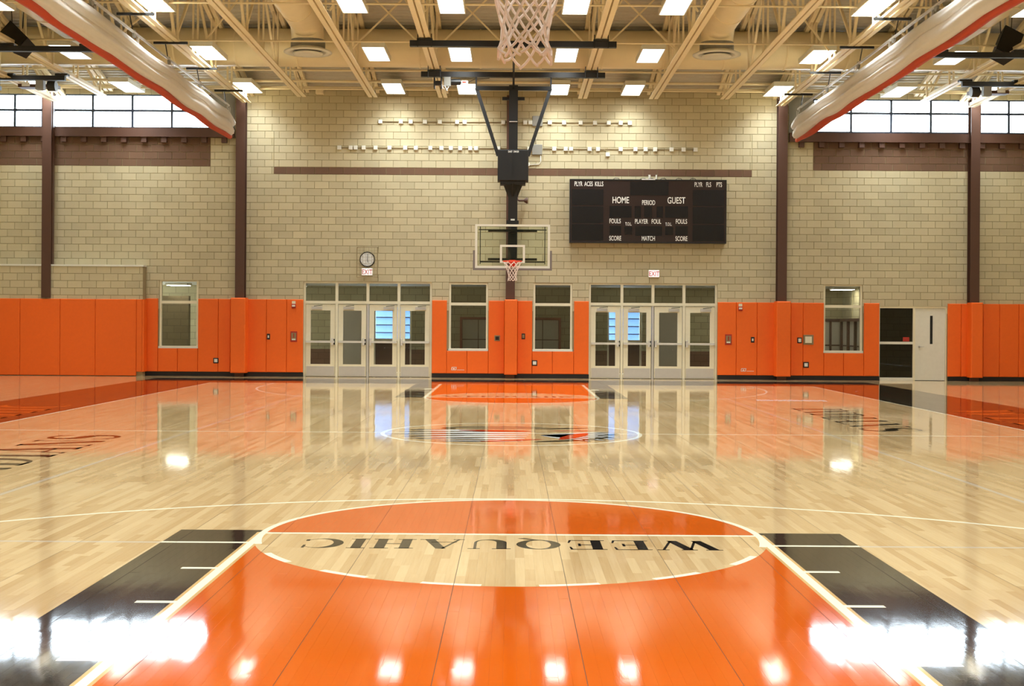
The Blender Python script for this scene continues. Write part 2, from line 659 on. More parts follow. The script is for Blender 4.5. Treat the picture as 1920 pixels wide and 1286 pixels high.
def glyph(ch):
    T, t, s, h = 0.22, 0.06, 0.09, 0.05
    P = []

    def stem(x, wd=T, top=True, bot=True):
        P.append(rect(x, x + wd, 0, 1))
        if bot:
            P.append(rect(x - s, x + wd + s, 0, h))
        if top:
            P.append(rect(x - s, x + wd + s, 1 - h, 1))

    def diag(x0, y0, x1, y1, wd):
        P.append([(x0, y0), (x0 + wd, y0), (x1 + wd, y1), (x1, y1)])

    if ch == 'I':
        stem(s)
        w = T + 2 * s
    elif ch == 'H':
        stem(s)
        stem(0.62)
        P.append(rect(s + T, 0.62, 0.47, 0.53))
        w = 0.62 + T + s
    elif ch == 'E':
        stem(s, bot=True)
        P.append(rect(s, 0.78, 0, h))
        P.append(rect(s, 0.78, 1 - h, 1))
        P.append([(0.78 - t, 0), (0.78, 0), (0.82, 0.3), (0.78, 0.3)])
        P.append([(0.78 - t, 1), (0.78, 1), (0.80, 0.72), (0.76, 0.72)])
        P.append(rect(s + T, 0.58, 0.47, 0.53))
        P.append(rect(0.54, 0.60, 0.36, 0.64))
        w = 0.86
    elif ch == 'U':
        P.append(rect(s, s + T, 0.32, 1))
        P.append(rect(0, T + 2 * s, 1 - h, 1))
        P.append(rect(0.74, 0.74 + t, 0.32, 1))
        P.append(rect(0.66, 0.92, 1 - h, 1))
        P.extend(ring_poly(0.445, 0.32, 0.355, 0.34, 0.215, 0.27, 180, 360, ix=0.08))
        w = 0.92
    elif ch == 'A':
        diag(0.08, 0, 0.42, 1, t)
        diag(0.66, 0, 0.36, 1, T)
        P.append(rect(0.16, 0.72, 0.28, 0.33))
        P.append(rect(0.0, 0.24, 0, h))
        P.append(rect(0.58, 0.98, 0, h))
        w = 0.96
    elif ch == 'W':
        diag(0.32, 0, 0.06, 1, T)
        diag(0.42, 0, 0.66, 1, t)
        diag(0.86, 0, 0.60, 1, T)
        diag(0.96, 0, 1.24, 1, t)
        P.append(rect(0.0, 0.36, 1 - h, 1))
        P.append(rect(0.54, 0.88, 1 - h, 1))
        P.append(rect(1.14, 1.40, 1 - h, 1))
        w = 1.40
    elif ch == 'N':
        P.append(rect(0.12, 0.12 + t, 0, 1))
        P.append(rect(0.80, 0.80 + t, 0, 1))
        diag(0.66, 0, 0.06, 1, T)
        P.append(rect(0.0, 0.30, 0, h))
        P.append(rect(0.70, 0.96, 1 - h, 1))
        P.append(rect(0.0, 0.26, 1 - h, 1))
        w = 0.98
    elif ch == 'D':
        stem(s)
        P.extend(ring_poly(0.38, 0.5, 0.52, 0.5, 0.31, 0.45, -90, 90))
        P.append(rect(s, 0.40, 0, h))
        P.append(rect(s, 0.40, 1 - h, 1))
        w = 0.94
    elif ch == 'C':
        P.extend(ring_poly(0.48, 0.5, 0.46, 0.51, 0.33, 0.46, 42, 322, ix=0.09))
        P.append(rect(0.80, 0.86, 0.68, 0.98))
        P.append(rect(0.80, 0.88, 0.10, 0.26))
        w = 0.92
    elif ch == 'Q':
        P.extend(ring_poly(0.5, 0.5, 0.48, 0.51, 0.27, 0.46, 0, 360, n=28))
        P.append([(0.42, 0.04), (0.55, 0.06), (0.95, -0.16), (0.80, -0.2)])
        w = 1.0
    else:  # S
        pts = []
        for k in range(25):
            q = k / 24
            if q < 0.5:
                a = R(40 + 230 * (q / 0.5))
                pts.append((0.40 + 0.29 * math.cos(a), 0.745 + 0.235 * math.sin(a), 0.03 + 0.075 * math.sin(math.pi * q) ** 2))
            else:
                a = R(90 - 230 * ((q - 0.5) / 0.5))
                pts.append((0.40 + 0.32 * math.cos(a), 0.265 + 0.245 * math.sin(a), 0.03 + 0.075 * math.sin(math.pi * q) ** 2))
        for (xa, ya, wa), (xb, yb, wb_) in zip(pts, pts[1:]):
            dx, dy = xb - xa, yb - ya
            l = math.hypot(dx, dy) or 1
            nx, ny = -dy / l, dx / l
            P.append([(xa + nx * wa, ya + ny * wa), (xb + nx * wb_, yb + ny * wb_), (xb - nx * wb_, yb - ny * wb_), (xa - nx * wa, ya - ny * wa)])
        P.append(rect(0.64, 0.70, 0.72, 0.98))
        P.append(rect(0.06, 0.12, 0.04, 0.30))
        w = 0.80
    return P, w


def floor_word(text, origin, rd, ud, height, length, mat, gapw=0.10, z=0.0005):
    gl = [glyph(c) for c in text]
    tot = sum(g[1] for g in gl) + gapw * (len(gl) - 1)
    sx = length / tot
    x = 0.0
    for P, w_ in gl:
        m = MB()
        for poly in P:
            pts = [(origin[0] + rd[0] * (x + a) * sx + ud[0] * b * height,
                    origin[1] + rd[1] * (x + a) * sx + ud[1] * b * height, z) for a, b in poly]
            ar = sum(p[0] * q[1] - q[0] * p[1] for p, q in zip(pts, pts[1:] + pts[:1]))
            if ar < 0:
                pts.reverse()
            m.poly(pts)
        m.build('floor_letter', mat, floor)
        x += w_ + gapw


# school name in both free-throw circles, upside down from this end
floor_word('WEEQUAHIC', (1.45, 8.975), (-1, 0), (0, -1), 0.37, 2.90, M['paintblack'])
floor_word('WEEQUAHIC', (-1.45, 2 * MID - 8.975), (1, 0), (0, 1), 0.37, 2.90, M['paintblack'])
# team name along the sidelines
floor_word('INDIANS', (-5.2, 12.05), (0, 1), (-1, 0), 0.9, 5.0, M['paintblack'])
floor_word('INDIANS', (5.2, 2 * MID - 12.05), (0, -1), (1, 0), 0.9, 5.0, M['paintblack'])
floor_word('WEEQUAHIC', (-8.0, 12.1), (0, 1), (-1, 0), 1.2, 11.3, M['paintorange'])
floor_word('WEEQUAHIC', (8.0, 2 * MID - 12.1), (0, -1), (1, 0), 1.2, 11.3, M['paintorange'])


def feather(m, base, tip, wd, z):
    b, tpt = Vector((base[0], base[1])), Vector((tip[0], tip[1]))
    d = (tpt - b)
    n = Vector((-d.y, d.x)).normalized()
    prof = ((0, 0.25), (0.25, 0.8), (0.6, 1.0), (0.85, 0.7), (1.0, 0.05))
    L = [b + d * q + n * (wd * k) for q, k in prof]
    Rr = [b + d * q - n * (wd * k) for q, k in prof]
    pts = [(p.x, p.y, z) for p in Rr] + [(p.x, p.y, z) for p in reversed(L)]
    m.poly(pts)


# feather emblem in the centre circle, plus a tan painted reflection
rr = random.Random(3)
mw, mk, mr, mt = MB(), MB(), MB(), MB()
def plume(x0, y0, x1, y1, wd):
    feather(mk, (x0, MID + y0), (x1, MID + y1), wd * 1.3, 0.0005)
    feather(mw, (x0, MID + y0), (x0 + (x1 - x0) * 0.97, MID + y0 + (y1 - y0) * 0.97), wd, 0.0007)


for k in range(6):                        # long plumes swept to the left
    y0 = 0.35 - 0.30 * k
    y1 = 0.48 - 0.345 * k
    xl = -math.sqrt(max(0.05, 1.64 ** 2 - y1 * y1)) + 0.05 * (k % 2)
    plume(0.30 - 0.03 * k, y0, xl, y1, 0.115)
    feather(mk, (xl + 0.85 + 0.15 * (k % 3), MID + y1 + 0.09), (xl + 0.02, MID + y1 - .02), 0.055, 0.0009)
    feather(mk, (-0.05 - 0.15 * (k % 3), MID + y0 - 0.10), (-0.8, MID + y0 - 0.12), 0.035, 0.0009)
for k in range(8):                        # short plumes fanned to the right
    a = R(-62 + 14 * k)
    x1 = min(0.55 + 1.05 * math.cos(a), 1.50)
    y1 = -0.30 + 1.0 * math.sin(a)
    plume(0.42, -0.30, x1, y1, 0.10)
    feather(mk, (0.42 + (x1 - 0.42) * .45, MID - 0.30 + (y1 + .30) * .45 - .06), (x1, MID + y1 - .05), 0.05, 0.0009)
for x0, y0, x1, y1, wd in ((-0.75, 0.42, 0.30, 0.34, 0.13), (0.66, -0.95, 1.06, 0.10, 0.13), (-0.40, -1.30, 0.45, -0.90, 0.07), (0.55, 0.40, 1.25, 0.50, 0.06)):
    feather(mr, (x0, MID + y0), (x1, MID + y1), wd, 0.0011)
for x0, y0, x1, y1, wd in ((0.30, -1.30, 1.00, -1.00, 0.09), (0.95, -1.00, 1.40, -0.45, 0.07), (0.35, 0.72, 1.15, 0.95, 0.08), (-1.02, 0.86, -0.82, 0.70, 0.10), (1.2, -.35, 1.5, -.1, .07)):
    feather(mk, (x0, MID + y0), (x1, MID + y1), wd, 0.0012)
feather(mt, (-1.0, MID + 0.95), (0.55, MID + 0.95), 0.30, 0.0004)  # tan patch paints in the reflection of the dark opening
for m_, mt_ in ((mt, 'paintreflection'), (mw, 'paintwhite'), (mk, 'paintblack'), (mr, 'paintred')):
    m_.build('emblem_and_reflection', M[mt_], floor)
# small script emblem beyond the right sideline text, and its twin by the near left corner
for sg in (1, -1):
    m_, m2 = MB(), MB()
    yb = MID + sg * (26.0 - MID)
    for k in range(24):
        xa = sg * (5.05 + k * 0.06)
        h0 = 0.16 + 0.12 * rr.random()
        m_.quad((xa - 0.022, yb - h0, 0.0006), (xa + 0.022, yb - h0, 0.0006), (xa + 0.05, yb + h0, 0.0006), (xa + 0.006, yb + h0, 0.0006))
    xs = sorted((sg * 5.0, sg * 6.5))
    m2.quad((xs[0], yb - 0.1, 0.0005), (xs[1], yb - 0.03, 0.0005), (xs[1], yb + 0.1, 0.0005), (xs[0], yb + 0.03, 0.0005))
    m_.build('script_emblem', M['paintwhite'], floor)
    m2.build('script_emblem', M['paintred'], floor)

# ------------------------------------------------------------------ end wall: openings, backing, blocks
OPEN = {
    'doors_a': (PX(569), PX(810), 0.0, PZ(527, 690)),
    'doors_b': (PX(1104), PX(1345), 0.0, PZ(530, 1225)),
    'win_l': (PX(299), PX(372), PZ(652, 335), PZ(524, 335)),
    'win_a': (PX(842), PX(915), PZ(657, 878), PZ(530, 878)),
    'win_b': (PX(1000), PX(1073), PZ(658, 1036), PZ(531, 1036)),
    'win_r': (PX(1544), PX(1617), PZ(661, 1580), PZ(533, 1580)),
    'entry': (PX(1648), PX(1775), 0.0, PZ(574, 1710)),
}
SILL = PZ(241, 250)
WTOP = 8.04
CLER = {
    'c_l0': (-HW + 0.1, PX(80, y=210), SILL, WTOP), 'c_l1': (PX(97, y=210), PX(395, y=210), SILL, WTOP),
    'c_r1': (PX(1524.6, y=210), PX(1822.5, y=210), SILL, WTOP), 'c_r0': (PX(1838, y=210), HW - 0.1, SILL, WTOP),
}
ALLOP = list(OPEN.values()) + list(CLER.values())
xs = sorted(set([-HW, HW] + [o[0] for o in ALLOP] + [o[1] for o in ALLOP]))
zs = sorted(set([0.0, 8.3] + [o[2] for o in ALLOP] + [o[3] for o in ALLOP]))
mb = MB()
for x0, x1 in zip(xs, xs[1:]):
    run = None
    for z0, z1 in zip(zs, zs[1:]):
        xm, zm = (x0 + x1) / 2, (z0 + z1) / 2
        if not any(o[0] < xm < o[1] and o[2] < zm < o[3] for o in ALLOP):
            run = (run[0], z1) if run else (z0, z1)
        else:
            if run:
                mb.box(x0, x1, WALL, WALL + 0.3, *run)
            run = None
    if run:
        mb.box(x0, x1, WALL, WALL + 0.3, *run)
wall = mb.build('wall_far', M['mortar'])
tag(wall, 'tan concrete block end wall with brown stripe behind the far hoop', 'wall', kind='structure')

BH, BL, JT = 0.2032, 0.4064, 0.008
blocks = []
STR0, STR1 = PX(512), PX(1408)
BANDL, BANDR = PX(395, y=290), PX(1525, y=290)
for k in range(9, 40):
    z0 = 0.075 + k * BH
    z1 = min(z0 + BH, 8.16)
    if z1 - z0 < 0.05:
        continue
    zm = (z0 + z1) / 2
    x = -HW - (BL / 2 if k % 2 else 0)
    while x < HW:
        segs = [(max(x, -HW), min(x + BL, HW))]
        for o in ALLOP:
            if o[2] < zm < o[3]:
                ns = []
                for a0, a1 in segs:
                    if o[1] <= a0 or o[0] >= a1:
                        ns.append((a0, a1))
                    else:
                        if o[0] > a0:
                            ns.append((a0, o[0]))
                        if o[1] < a1:
                            ns.append((o[1], a1))
                segs = ns
        for bx_ in (STR0, STR1, BANDL, BANDR):
            segs = [q for a0, a1 in segs for q in (((a0, bx_), (bx_, a1)) if a0 < bx_ < a1 and (k == 28 or 29 <= k <= 33) else ((a0, a1),))]
        for a0, a1 in segs:
            if a1 - a0 > 0.03:
                xm = (a0 + a1) / 2
                brown = (k == 28 and STR0 < xm < STR1) or (29 <= k <= 33 and (xm < BANDL or xm > BANDR))
                blocks.append((a0, a1, z0, z1, brown, random.random()))
        x += BL


def block_geo(a0, a1, z0, z1, cx=0, cy=0, cz=0, y=WALL):
    h, d, c = JT / 2, 0.012, 0.004
    vs = [(a0 + h, y, z0 + h), (a1 - h, y, z0 + h), (a1 - h, y, z1 - h), (a0 + h, y, z1 - h),
          (a0 + h + c, y - d, z0 + h + c), (a1 - h - c, y - d, z0 + h + c), (a1 - h - c, y - d, z1 - h - c), (a0 + h + c, y - d, z1 - h - c)]
    return [(p[0] - cx, p[1] - cy, p[2] - cz) for p in vs]


full = [(abs((b[0] + b[1]) / 2) + abs(b[2] - 4.0) * 0.8, i) for i, b in enumerate(blocks)
        if not b[4] and b[1] - b[0] > BL * 0.98 and b[3] - b[2] > BH * 0.98]
full.sort()
single = set(i for _, i in full[:300])


def block_stuff(name, sel, mat, parent, y=WALL):
    vv, ff, tn = [], [], []
    for b in sel:
        n = len(vv)
        vv += block_geo(b[0], b[1], b[2], b[3], y=y)
        for q in SF:
            ff.append(tuple(n + k for k in q))
            tn.append(b[5])
    me = bpy.data.meshes.new(name)
    me.from_pydata(vv, [], ff)
    me.attributes.new('tone', 'FLOAT', 'FACE').data.foreach_set('value', tn)
    me.materials.append(mat)
    o = bpy.data.objects.new(name, me)
    COL.objects.link(o)
    o.parent = parent
    o.location = -wloc(parent)
    o['kind'] = 'stuff'
    return o


block_stuff('blocks', [b for i, b in enumerate(blocks) if i not in single and not b[4]], M['block'], wall)
block_stuff('painted_blocks', [b for b in blocks if b[4]], M['block_brown'], wall)
bm1 = bpy.data.meshes.new('block')
bm1.from_pydata(block_geo(-BL / 2, BL / 2, 0, BH, 0, WALL, 0), [], SF)
bm1.materials.append(M['block_obj'])
for i in sorted(single):
    b = blocks[i]
    o = bpy.data.objects.new('block', bm1)
    o['tone'] = b[5]
    COL.objects.link(o)
    o.parent = wall
    o.location = Vector(((b[0] + b[1]) / 2, WALL, b[2])) - wloc(wall)

# low projecting wall at the left with its cap
LX1 = PX(268, D=35.7)
LZ = PZ(499, 130, 35.7)
led = MB().box(-HW, LX1, 35.7, WALL - 0.013, 0, LZ).build('wall_ledge', M['mortar'])
tag(led, 'low projecting block wall with white cap at the left', 'wall', kind='structure')
lb = []
k = 10
zt = LZ
while zt > 2.0:
    x = -HW + (BL / 2 if k % 2 else 0)
    while x < LX1:
        lb.append((x, min(x + BL, LX1), zt - BH, zt, False, random.random()))
        x += BL
    zt -= BH
    k += 1
o = block_stuff('blocks', [b for b in lb if b[1] - b[0] > 0.03], M['block'], led, y=35.7)
MB().box(-HW, LX1 + 0.02, 35.67, WALL - 0.013, LZ, LZ + 0.05).build('ledge_cap', M['white'], led)

# the rest of the hall
tag(MB().box(-HW - 0.3, -HW, -7, WALL + 0.3, 0, 14).build('wall_left', M['sidewall']), 'tan block side wall left of the court', 'wall', kind='structure')
tag(MB().box(HW, HW + 0.3, -7, WALL + 0.3, 0, 14).build('wall_right', M['sidewall']), 'tan block side wall right of the court', 'wall', kind='structure')
tag(MB().box(-HW - 0.3, HW + 0.3, -7.3, -7, 0, 14).build('wall_near', M['sidewall']), 'tan block end wall behind the photographer', 'wall', kind='structure')

# corrugated roof deck, ribs across the hall
mb = MB()
prof = []
y = -7.2
while y < WALL + 0.3:
    for dy, dz in ((0.0, 0.0), (0.05, 0.0), (0.075, 0.045), (0.125, 0.045)):
        yy = min(y + dy, WALL + 0.3)
        prof.append((yy, deck_z(yy) + dz))
    y += 0.15
for (ya, za), (yb_, zb) in zip(prof, prof[1:]):
    if yb_ > ya:
        mb.quad((-HW - 0.3, ya, za), (-HW - 0.3, yb_, zb), (HW + 0.3, yb_, zb), (HW + 0.3, ya, za))
mb.quad((-HW - 0.4, -7.3, deck_z(-7.3) + .2), (-HW - 0.4, 15, deck_z(15) + .2), (HW + 0.4, 15, deck_z(15) + .2), (HW + 0.4, -7.3, deck_z(-7.3) + .2))
mb.quad((-HW - 0.4, 15, deck_z(15) + .2), (-HW - 0.4, WALL + 0.4, deck_z(WALL + .4) + .2), (HW + 0.4, WALL + 0.4, deck_z(WALL + .4) + .2), (HW + 0.4, 15, deck_z(15) + .2))
tag(mb.build('ceiling', M['deck']), 'grey corrugated steel roof deck above the trusses', 'ceiling', kind='structure')

# ------------------------------------------------------------------ clerestory windows
def clerestory(name, key, cols, label):
    x0, x1, z0, z1 = CLER[key]
    fr = 0.06
    zm = PZ(206.5, 250) if x0 < 0 else PZ(212, 1670)
    m = MB()
    m.box(x0, x1, WALL + 0.08, WALL + 0.16, z0, z0 + fr).box(x0, x1, WALL + 0.08, WALL + 0.16, z1 - fr, z1)
    m.box(x0, x0 + fr, WALL + 0.08, WALL + 0.16, z0, z1).box(x1 - fr, x1, WALL + 0.08, WALL + 0.16, z0, z1)
    wn_ = m.build(name, M['mullion'])
    tag(wn_, label, 'window', kind='structure')
    MB().box(x0 + fr, x1 - fr, WALL + 0.08, WALL + 0.16, zm - fr / 2, zm + fr / 2).build('transom_bar', M['mullion'], wn_)
    for c in cols[1:-1]:
        MB().box(c - fr / 2, c + fr / 2, WALL + 0.075, WALL + 0.165, z0 + fr, z1 - fr).build('mullion', M['mullion'], wn_)
    for a0, a1 in zip(cols, cols[1:]):
        for b0, b1 in ((z0, zm), (zm, z1)):
            MB().box(a0 + fr * .5, a1 - fr * .5, WALL + 0.115, WALL + 0.123, b0 + fr * .5, b1 - fr * .5).build('pane', M['skyglass'], wn_)
    return wn_


q = lambda *a: [PX(v_, y=210) for v_ in a]
clerestory('window_1', 'c_l0', [CLER['c_l0'][0], PX(-48, y=210), PX(26, y=210), PX(80, y=210)], 'clerestory window at the far left edge beyond the brown column')
clerestory('window_2', 'c_l1', q(97, 172.5, 247, 321, 395), 'four-bay clerestory window left of the block wall')
clerestory('window_3', 'c_r1', q(1524.6, 1597.7, 1673, 1747.5, 1822.5), 'four-bay clerestory window right of the block wall')
clerestory('window_4', 'c_r0', [PX(1838, y=210), PX(1894, y=210), PX(1968, y=210), CLER['c_r0'][1]], 'clerestory window at the far right edge beyond the brown column')

# brown lintel beams under the clerestory with their little brackets
for nm, xa, xb, zt_, side in (('trim_1', -HW, PX(441, y=250), SILL, 'left'), ('trim_2', PX(1479, y=250), HW, SILL - 0.02, 'right')):
    b = MB().box(xa, xb, WALL - 0.16, WALL - 0.013, zt_ - 0.25, zt_).build(nm, M['brown'])
    tag(b, 'brown steel beam under the %s clerestory windows' % side, 'beam', kind='structure')
    x = xa + 0.35
    while x < xb - 0.2:
        MB().box(x - 0.075, x + 0.075, WALL - 0.12, WALL - 0.013, zt_ - 0.40, zt_ - 0.25).build('bracket', M['brown'], b)
        x += 0.57
# grey infill panels beside the clerestory
for nm, xa, xb in (('trim_3', PX(395, y=210), PX(441, y=210)), ('trim_4', PX(1479, y=210), PX(1524.6, y=210))):
    tag(MB().box(xa, xb, WALL - 0.03, WALL - 0.0125, SILL, WTOP).build(nm, M['greybox']), 'grey infill panel beside the %s clerestory window' % ('left' if xa < 0 else 'right'), 'panel', kind='structure')

# ------------------------------------------------------------------ brown steel columns
for i, (cx, lab) in enumerate(((89, 'brown steel column at the far left, standing out of the low wall'),
                               (450, 'brown steel column between the left window and the left doors'),
                               (958, 'brown steel column directly behind the far hoop'),
                               (1468, 'brown steel column right of the scoreboard'),
                               (1829.5, 'brown steel column at the far right beside the white door'))):
    X = PX(cx, D=35.7, y=400)
    y0 = 35.62 if cx < 100 else 35.72
    t = thing('steel_column', (X, y0, 0), lab, 'column', 'brown steel columns')
    top = 8.0
    w_ = 0.13
    MB().box(X - w_, X + w_, y0, y0 + 0.025, 0 if cx > 100 else 2.19, top).build('flange', M['brown'], t)
    if cx > 100:
        MB().box(X - w_, X + w_, y0 + 0.235, y0 + 0.26, 0, top).build('flange', M['brown'], t)
        MB().box(X - 0.015, X + 0.015, y0 + 0.025, y0 + 0.235, 0, top).build('web', M['brown'], t)
    else:
        MB().box(X - 0.015, X + 0.015, y0 + 0.025, y0 + 0.07, 2.19, top).build('web', M['brown'], t)
        MB().box(X - w_, X + w_, y0 + 0.12, y0 + 0.26, LZ + 0.04, top).build('flange', M['brown'], t)

# ------------------------------------------------------------------ orange wall pads
PT = PZ(564, 960)


def pad(x0, x1, z0, z1, y1, label, th=0.05, parent_label=None):
    o = MB().cbox(x0 + 0.003, x1 - 0.003, y1 - th, y1, z0, z1, 0.016).build('wall_pad', M['pad'])
    tag(o, label, 'wall pad', 'orange wall pads')
    return o


PB = 0.125
YW = WALL - 0.013
# pads on the low projecting wall reach the floor
e = [-HW, PX(39, 35.7), PX(114, 35.7), PX(180, 35.7), PX(257, 35.7)]
for i, (a0, a1) in enumerate(zip(e, e[1:])):
    pad(a0, a1, 0.012, PZ(560, 100, 35.7), 35.686, 'tall orange wall pad on the low projecting wall, %s from the left' % ORD[i])
pad(PX(257, 35.7), LX1, 0.125, PZ(560, 100, 35.7), 35.686, 'narrow orange corner pad at the end of the low projecting wall')
o = MB().box(LX1 + .002, LX1 + .05, 35.64, YW - .055, .125, PZ(560, 100, 35.7)).build('wall_pad', M['pad'])
tag(o, 'orange return pad on the end face of the low projecting wall', 'wall pad', 'orange wall pads')
rows = [
    (272.5, 297, None, 'narrow orange wall pad left of the left window'),
    (297, 334, 'L', 'short orange pad under the left window, left one'),
    (334, 372, 'L', 'short orange pad under the left window, right one'),
    (372, 410, None, 'orange wall pad right of the left window, with an outlet'),
    (410, 433, None, 'narrow orange wall pad left of the column beside the left window'),
    (461, 500, None, 'orange wall pad right of the padded left column'),
    (500, 538, None, 'orange wall pad with a small switch left of the left doors'),
    (538, 569, None, 'orange wall pad with a red pull station beside the left doors'),
    (810, 838, None, 'orange wall pad between the left doors and the centre left window'),
    (838, 876, 'A', 'short orange pad with white logo under the centre left window'),
    (876, 916, 'A', 'short orange pad under the centre left window, right one'),
    (916, 946, None, 'orange wall pad with a square outlet left of the centre column'),
    (970, 998, None, 'orange wall pad with a small switch right of the centre column'),
    (998, 1036, 'B', 'short orange pad with an outlet under the centre right window'),
    (1036, 1076, 'B', 'short orange pad under the centre right window, right one'),
    (1076, 1104, None, 'orange wall pad between the centre right window and the right doors'),
    (1345, 1380, None, 'orange wall pad with a red pull station right of the right doors'),
    (1380, 1419, None, 'orange wall pad with white logo right of the right doors'),
    (1419, 1455, None, 'orange wall pad left of the padded right column'),
    (1482, 1505, None, 'narrow orange wall pad right of the padded right column'),
    (1505, 1544, None, 'orange wall pad with switch boxes left of the right window'),
    (1544, 1581, 'R', 'short orange pad under the right window, left one'),
    (1581, 1619, 'R', 'short orange pad under the right window, right one'),
    (1619, 1648, None, 'orange wall pad between the right window and the dark sidelight'),
    (1776, 1801, None, 'orange wall pad right of the white door'),
    (1801, 1820, None, 'narrow orange wall pad left of the far right column'),
    (1842, 1873, None, 'orange wall pad right of the far right padded column'),
    (1873, 1909, None, 'second orange wall pad right of the far right column'),
    (1909, 1946, None, 'orange wall pad at the right edge of the picture'),
]
for x0, x1, u_, lab in rows:
    zt_ = PT if u_ is None else OPEN['win_' + u_.lower()][2] - 0.012
    pad(PX(x0, y=640), PX(x1, y=640), PB, zt_, YW, lab)
pad(PX(1946, y=640), HW, PB, PT, YW, 'orange wall pad in the right corner of the hall')
for x0, x1, lab in ((433, 461, 'padded orange cover around the left column'), (946, 970, 'padded orange cover around the column below the far hoop'),
                    (1455, 1482, 'padded orange cover around the column right of the right doors'), (1820, 1842, 'padded orange cover around the far right column')):
    xa, xb = PX(x0, 35.65, 640), PX(x1, 35.65, 640)
    t = thing('column_pad', ((xa + xb) / 2, 35.6, 0.11), lab, 'column pad', 'orange column pads')
    MB().cbox(xa, xb, 35.58, 35.70, 0.11, PT + 0.03, 0.03).build('front_cushion', M['pad'], t)
    MB().box(xa, xa + 0.05, 35.70, YW - 0.052, 0.11, PT + 0.03).build('side_cushion', M['pad'], t)
    MB().box(xb - 0.05, xb, 35.70, YW - 0.052, 0.11, PT + 0.03).build('side_cushion', M['pad'], t)
# black base under the pads
for i, (x0, x1) in enumerate(((270, 569), (810, 1104), (1345, 1648), (1776, 1985))):
    xb = HW if x1 > 1950 else PX(x1, y=700)
    o = MB().box(PX(x0, y=700), xb, WALL - 0.05, WALL - 0.0125, 0.0, PB - 0.004).build('baseboard_far_%d' % (i + 1), M['basebk'])
    tag(o, 'black rubber base under the orange pads', 'baseboard', kind='structure')
# white maker's marks printed on two pads
for cx, cy in ((851, 691), (1394, 693.5)):
    X, Z = px(cx, cy, 35.93)
    m = MB()
    y = 35.934
    for (a, b, c_, d) in ((-0.075, 0.065, -0.045, -0.03), (-0.06, 0.08, 0.03, 0.045)):
        m.quad((X + a, y, Z + c_), (X + b, y, Z + c_), (X + b + 0.006, y, Z + d), (X + a + 0.006, y, Z + d))
    m.quad((X - 0.075, y, Z - 0.045), (X - 0.058, y, Z - 0.045), (X - 0.042, y, Z + 0.045), (X - 0.059, y, Z + 0.045))
    m.quad((X + 0.05, y, Z - 0.045), (X + 0.067, y, Z - 0.045), (X + 0.083, y, Z + 0.045), (X + 0.066, y, Z + 0.045))
    m.quad((X - 0.02, y, Z - 0.02), (X + 0.03, y, Z - 0.02), (X + 0.02, y, Z + 0.01), (X - 0.02, y, Z + 0.01))
    m.quad((X + 0.09, y, Z - 0.04), (X + 0.30, y, Z - 0.04), (X + 0.30, y, Z - 0.03), (X + 0.09, y, Z - 0.03))
    par = [o for o in bpy.data.objects if o.name.startswith('wall_pad') and o.location.x - 0.35 < X < o.location.x + 0.35 and abs(o.location.x - X) < 0.3]
    par = min(par, key=lambda o: abs(o.location.x - X))
    m.build('printed_logo', M['letter'], par)

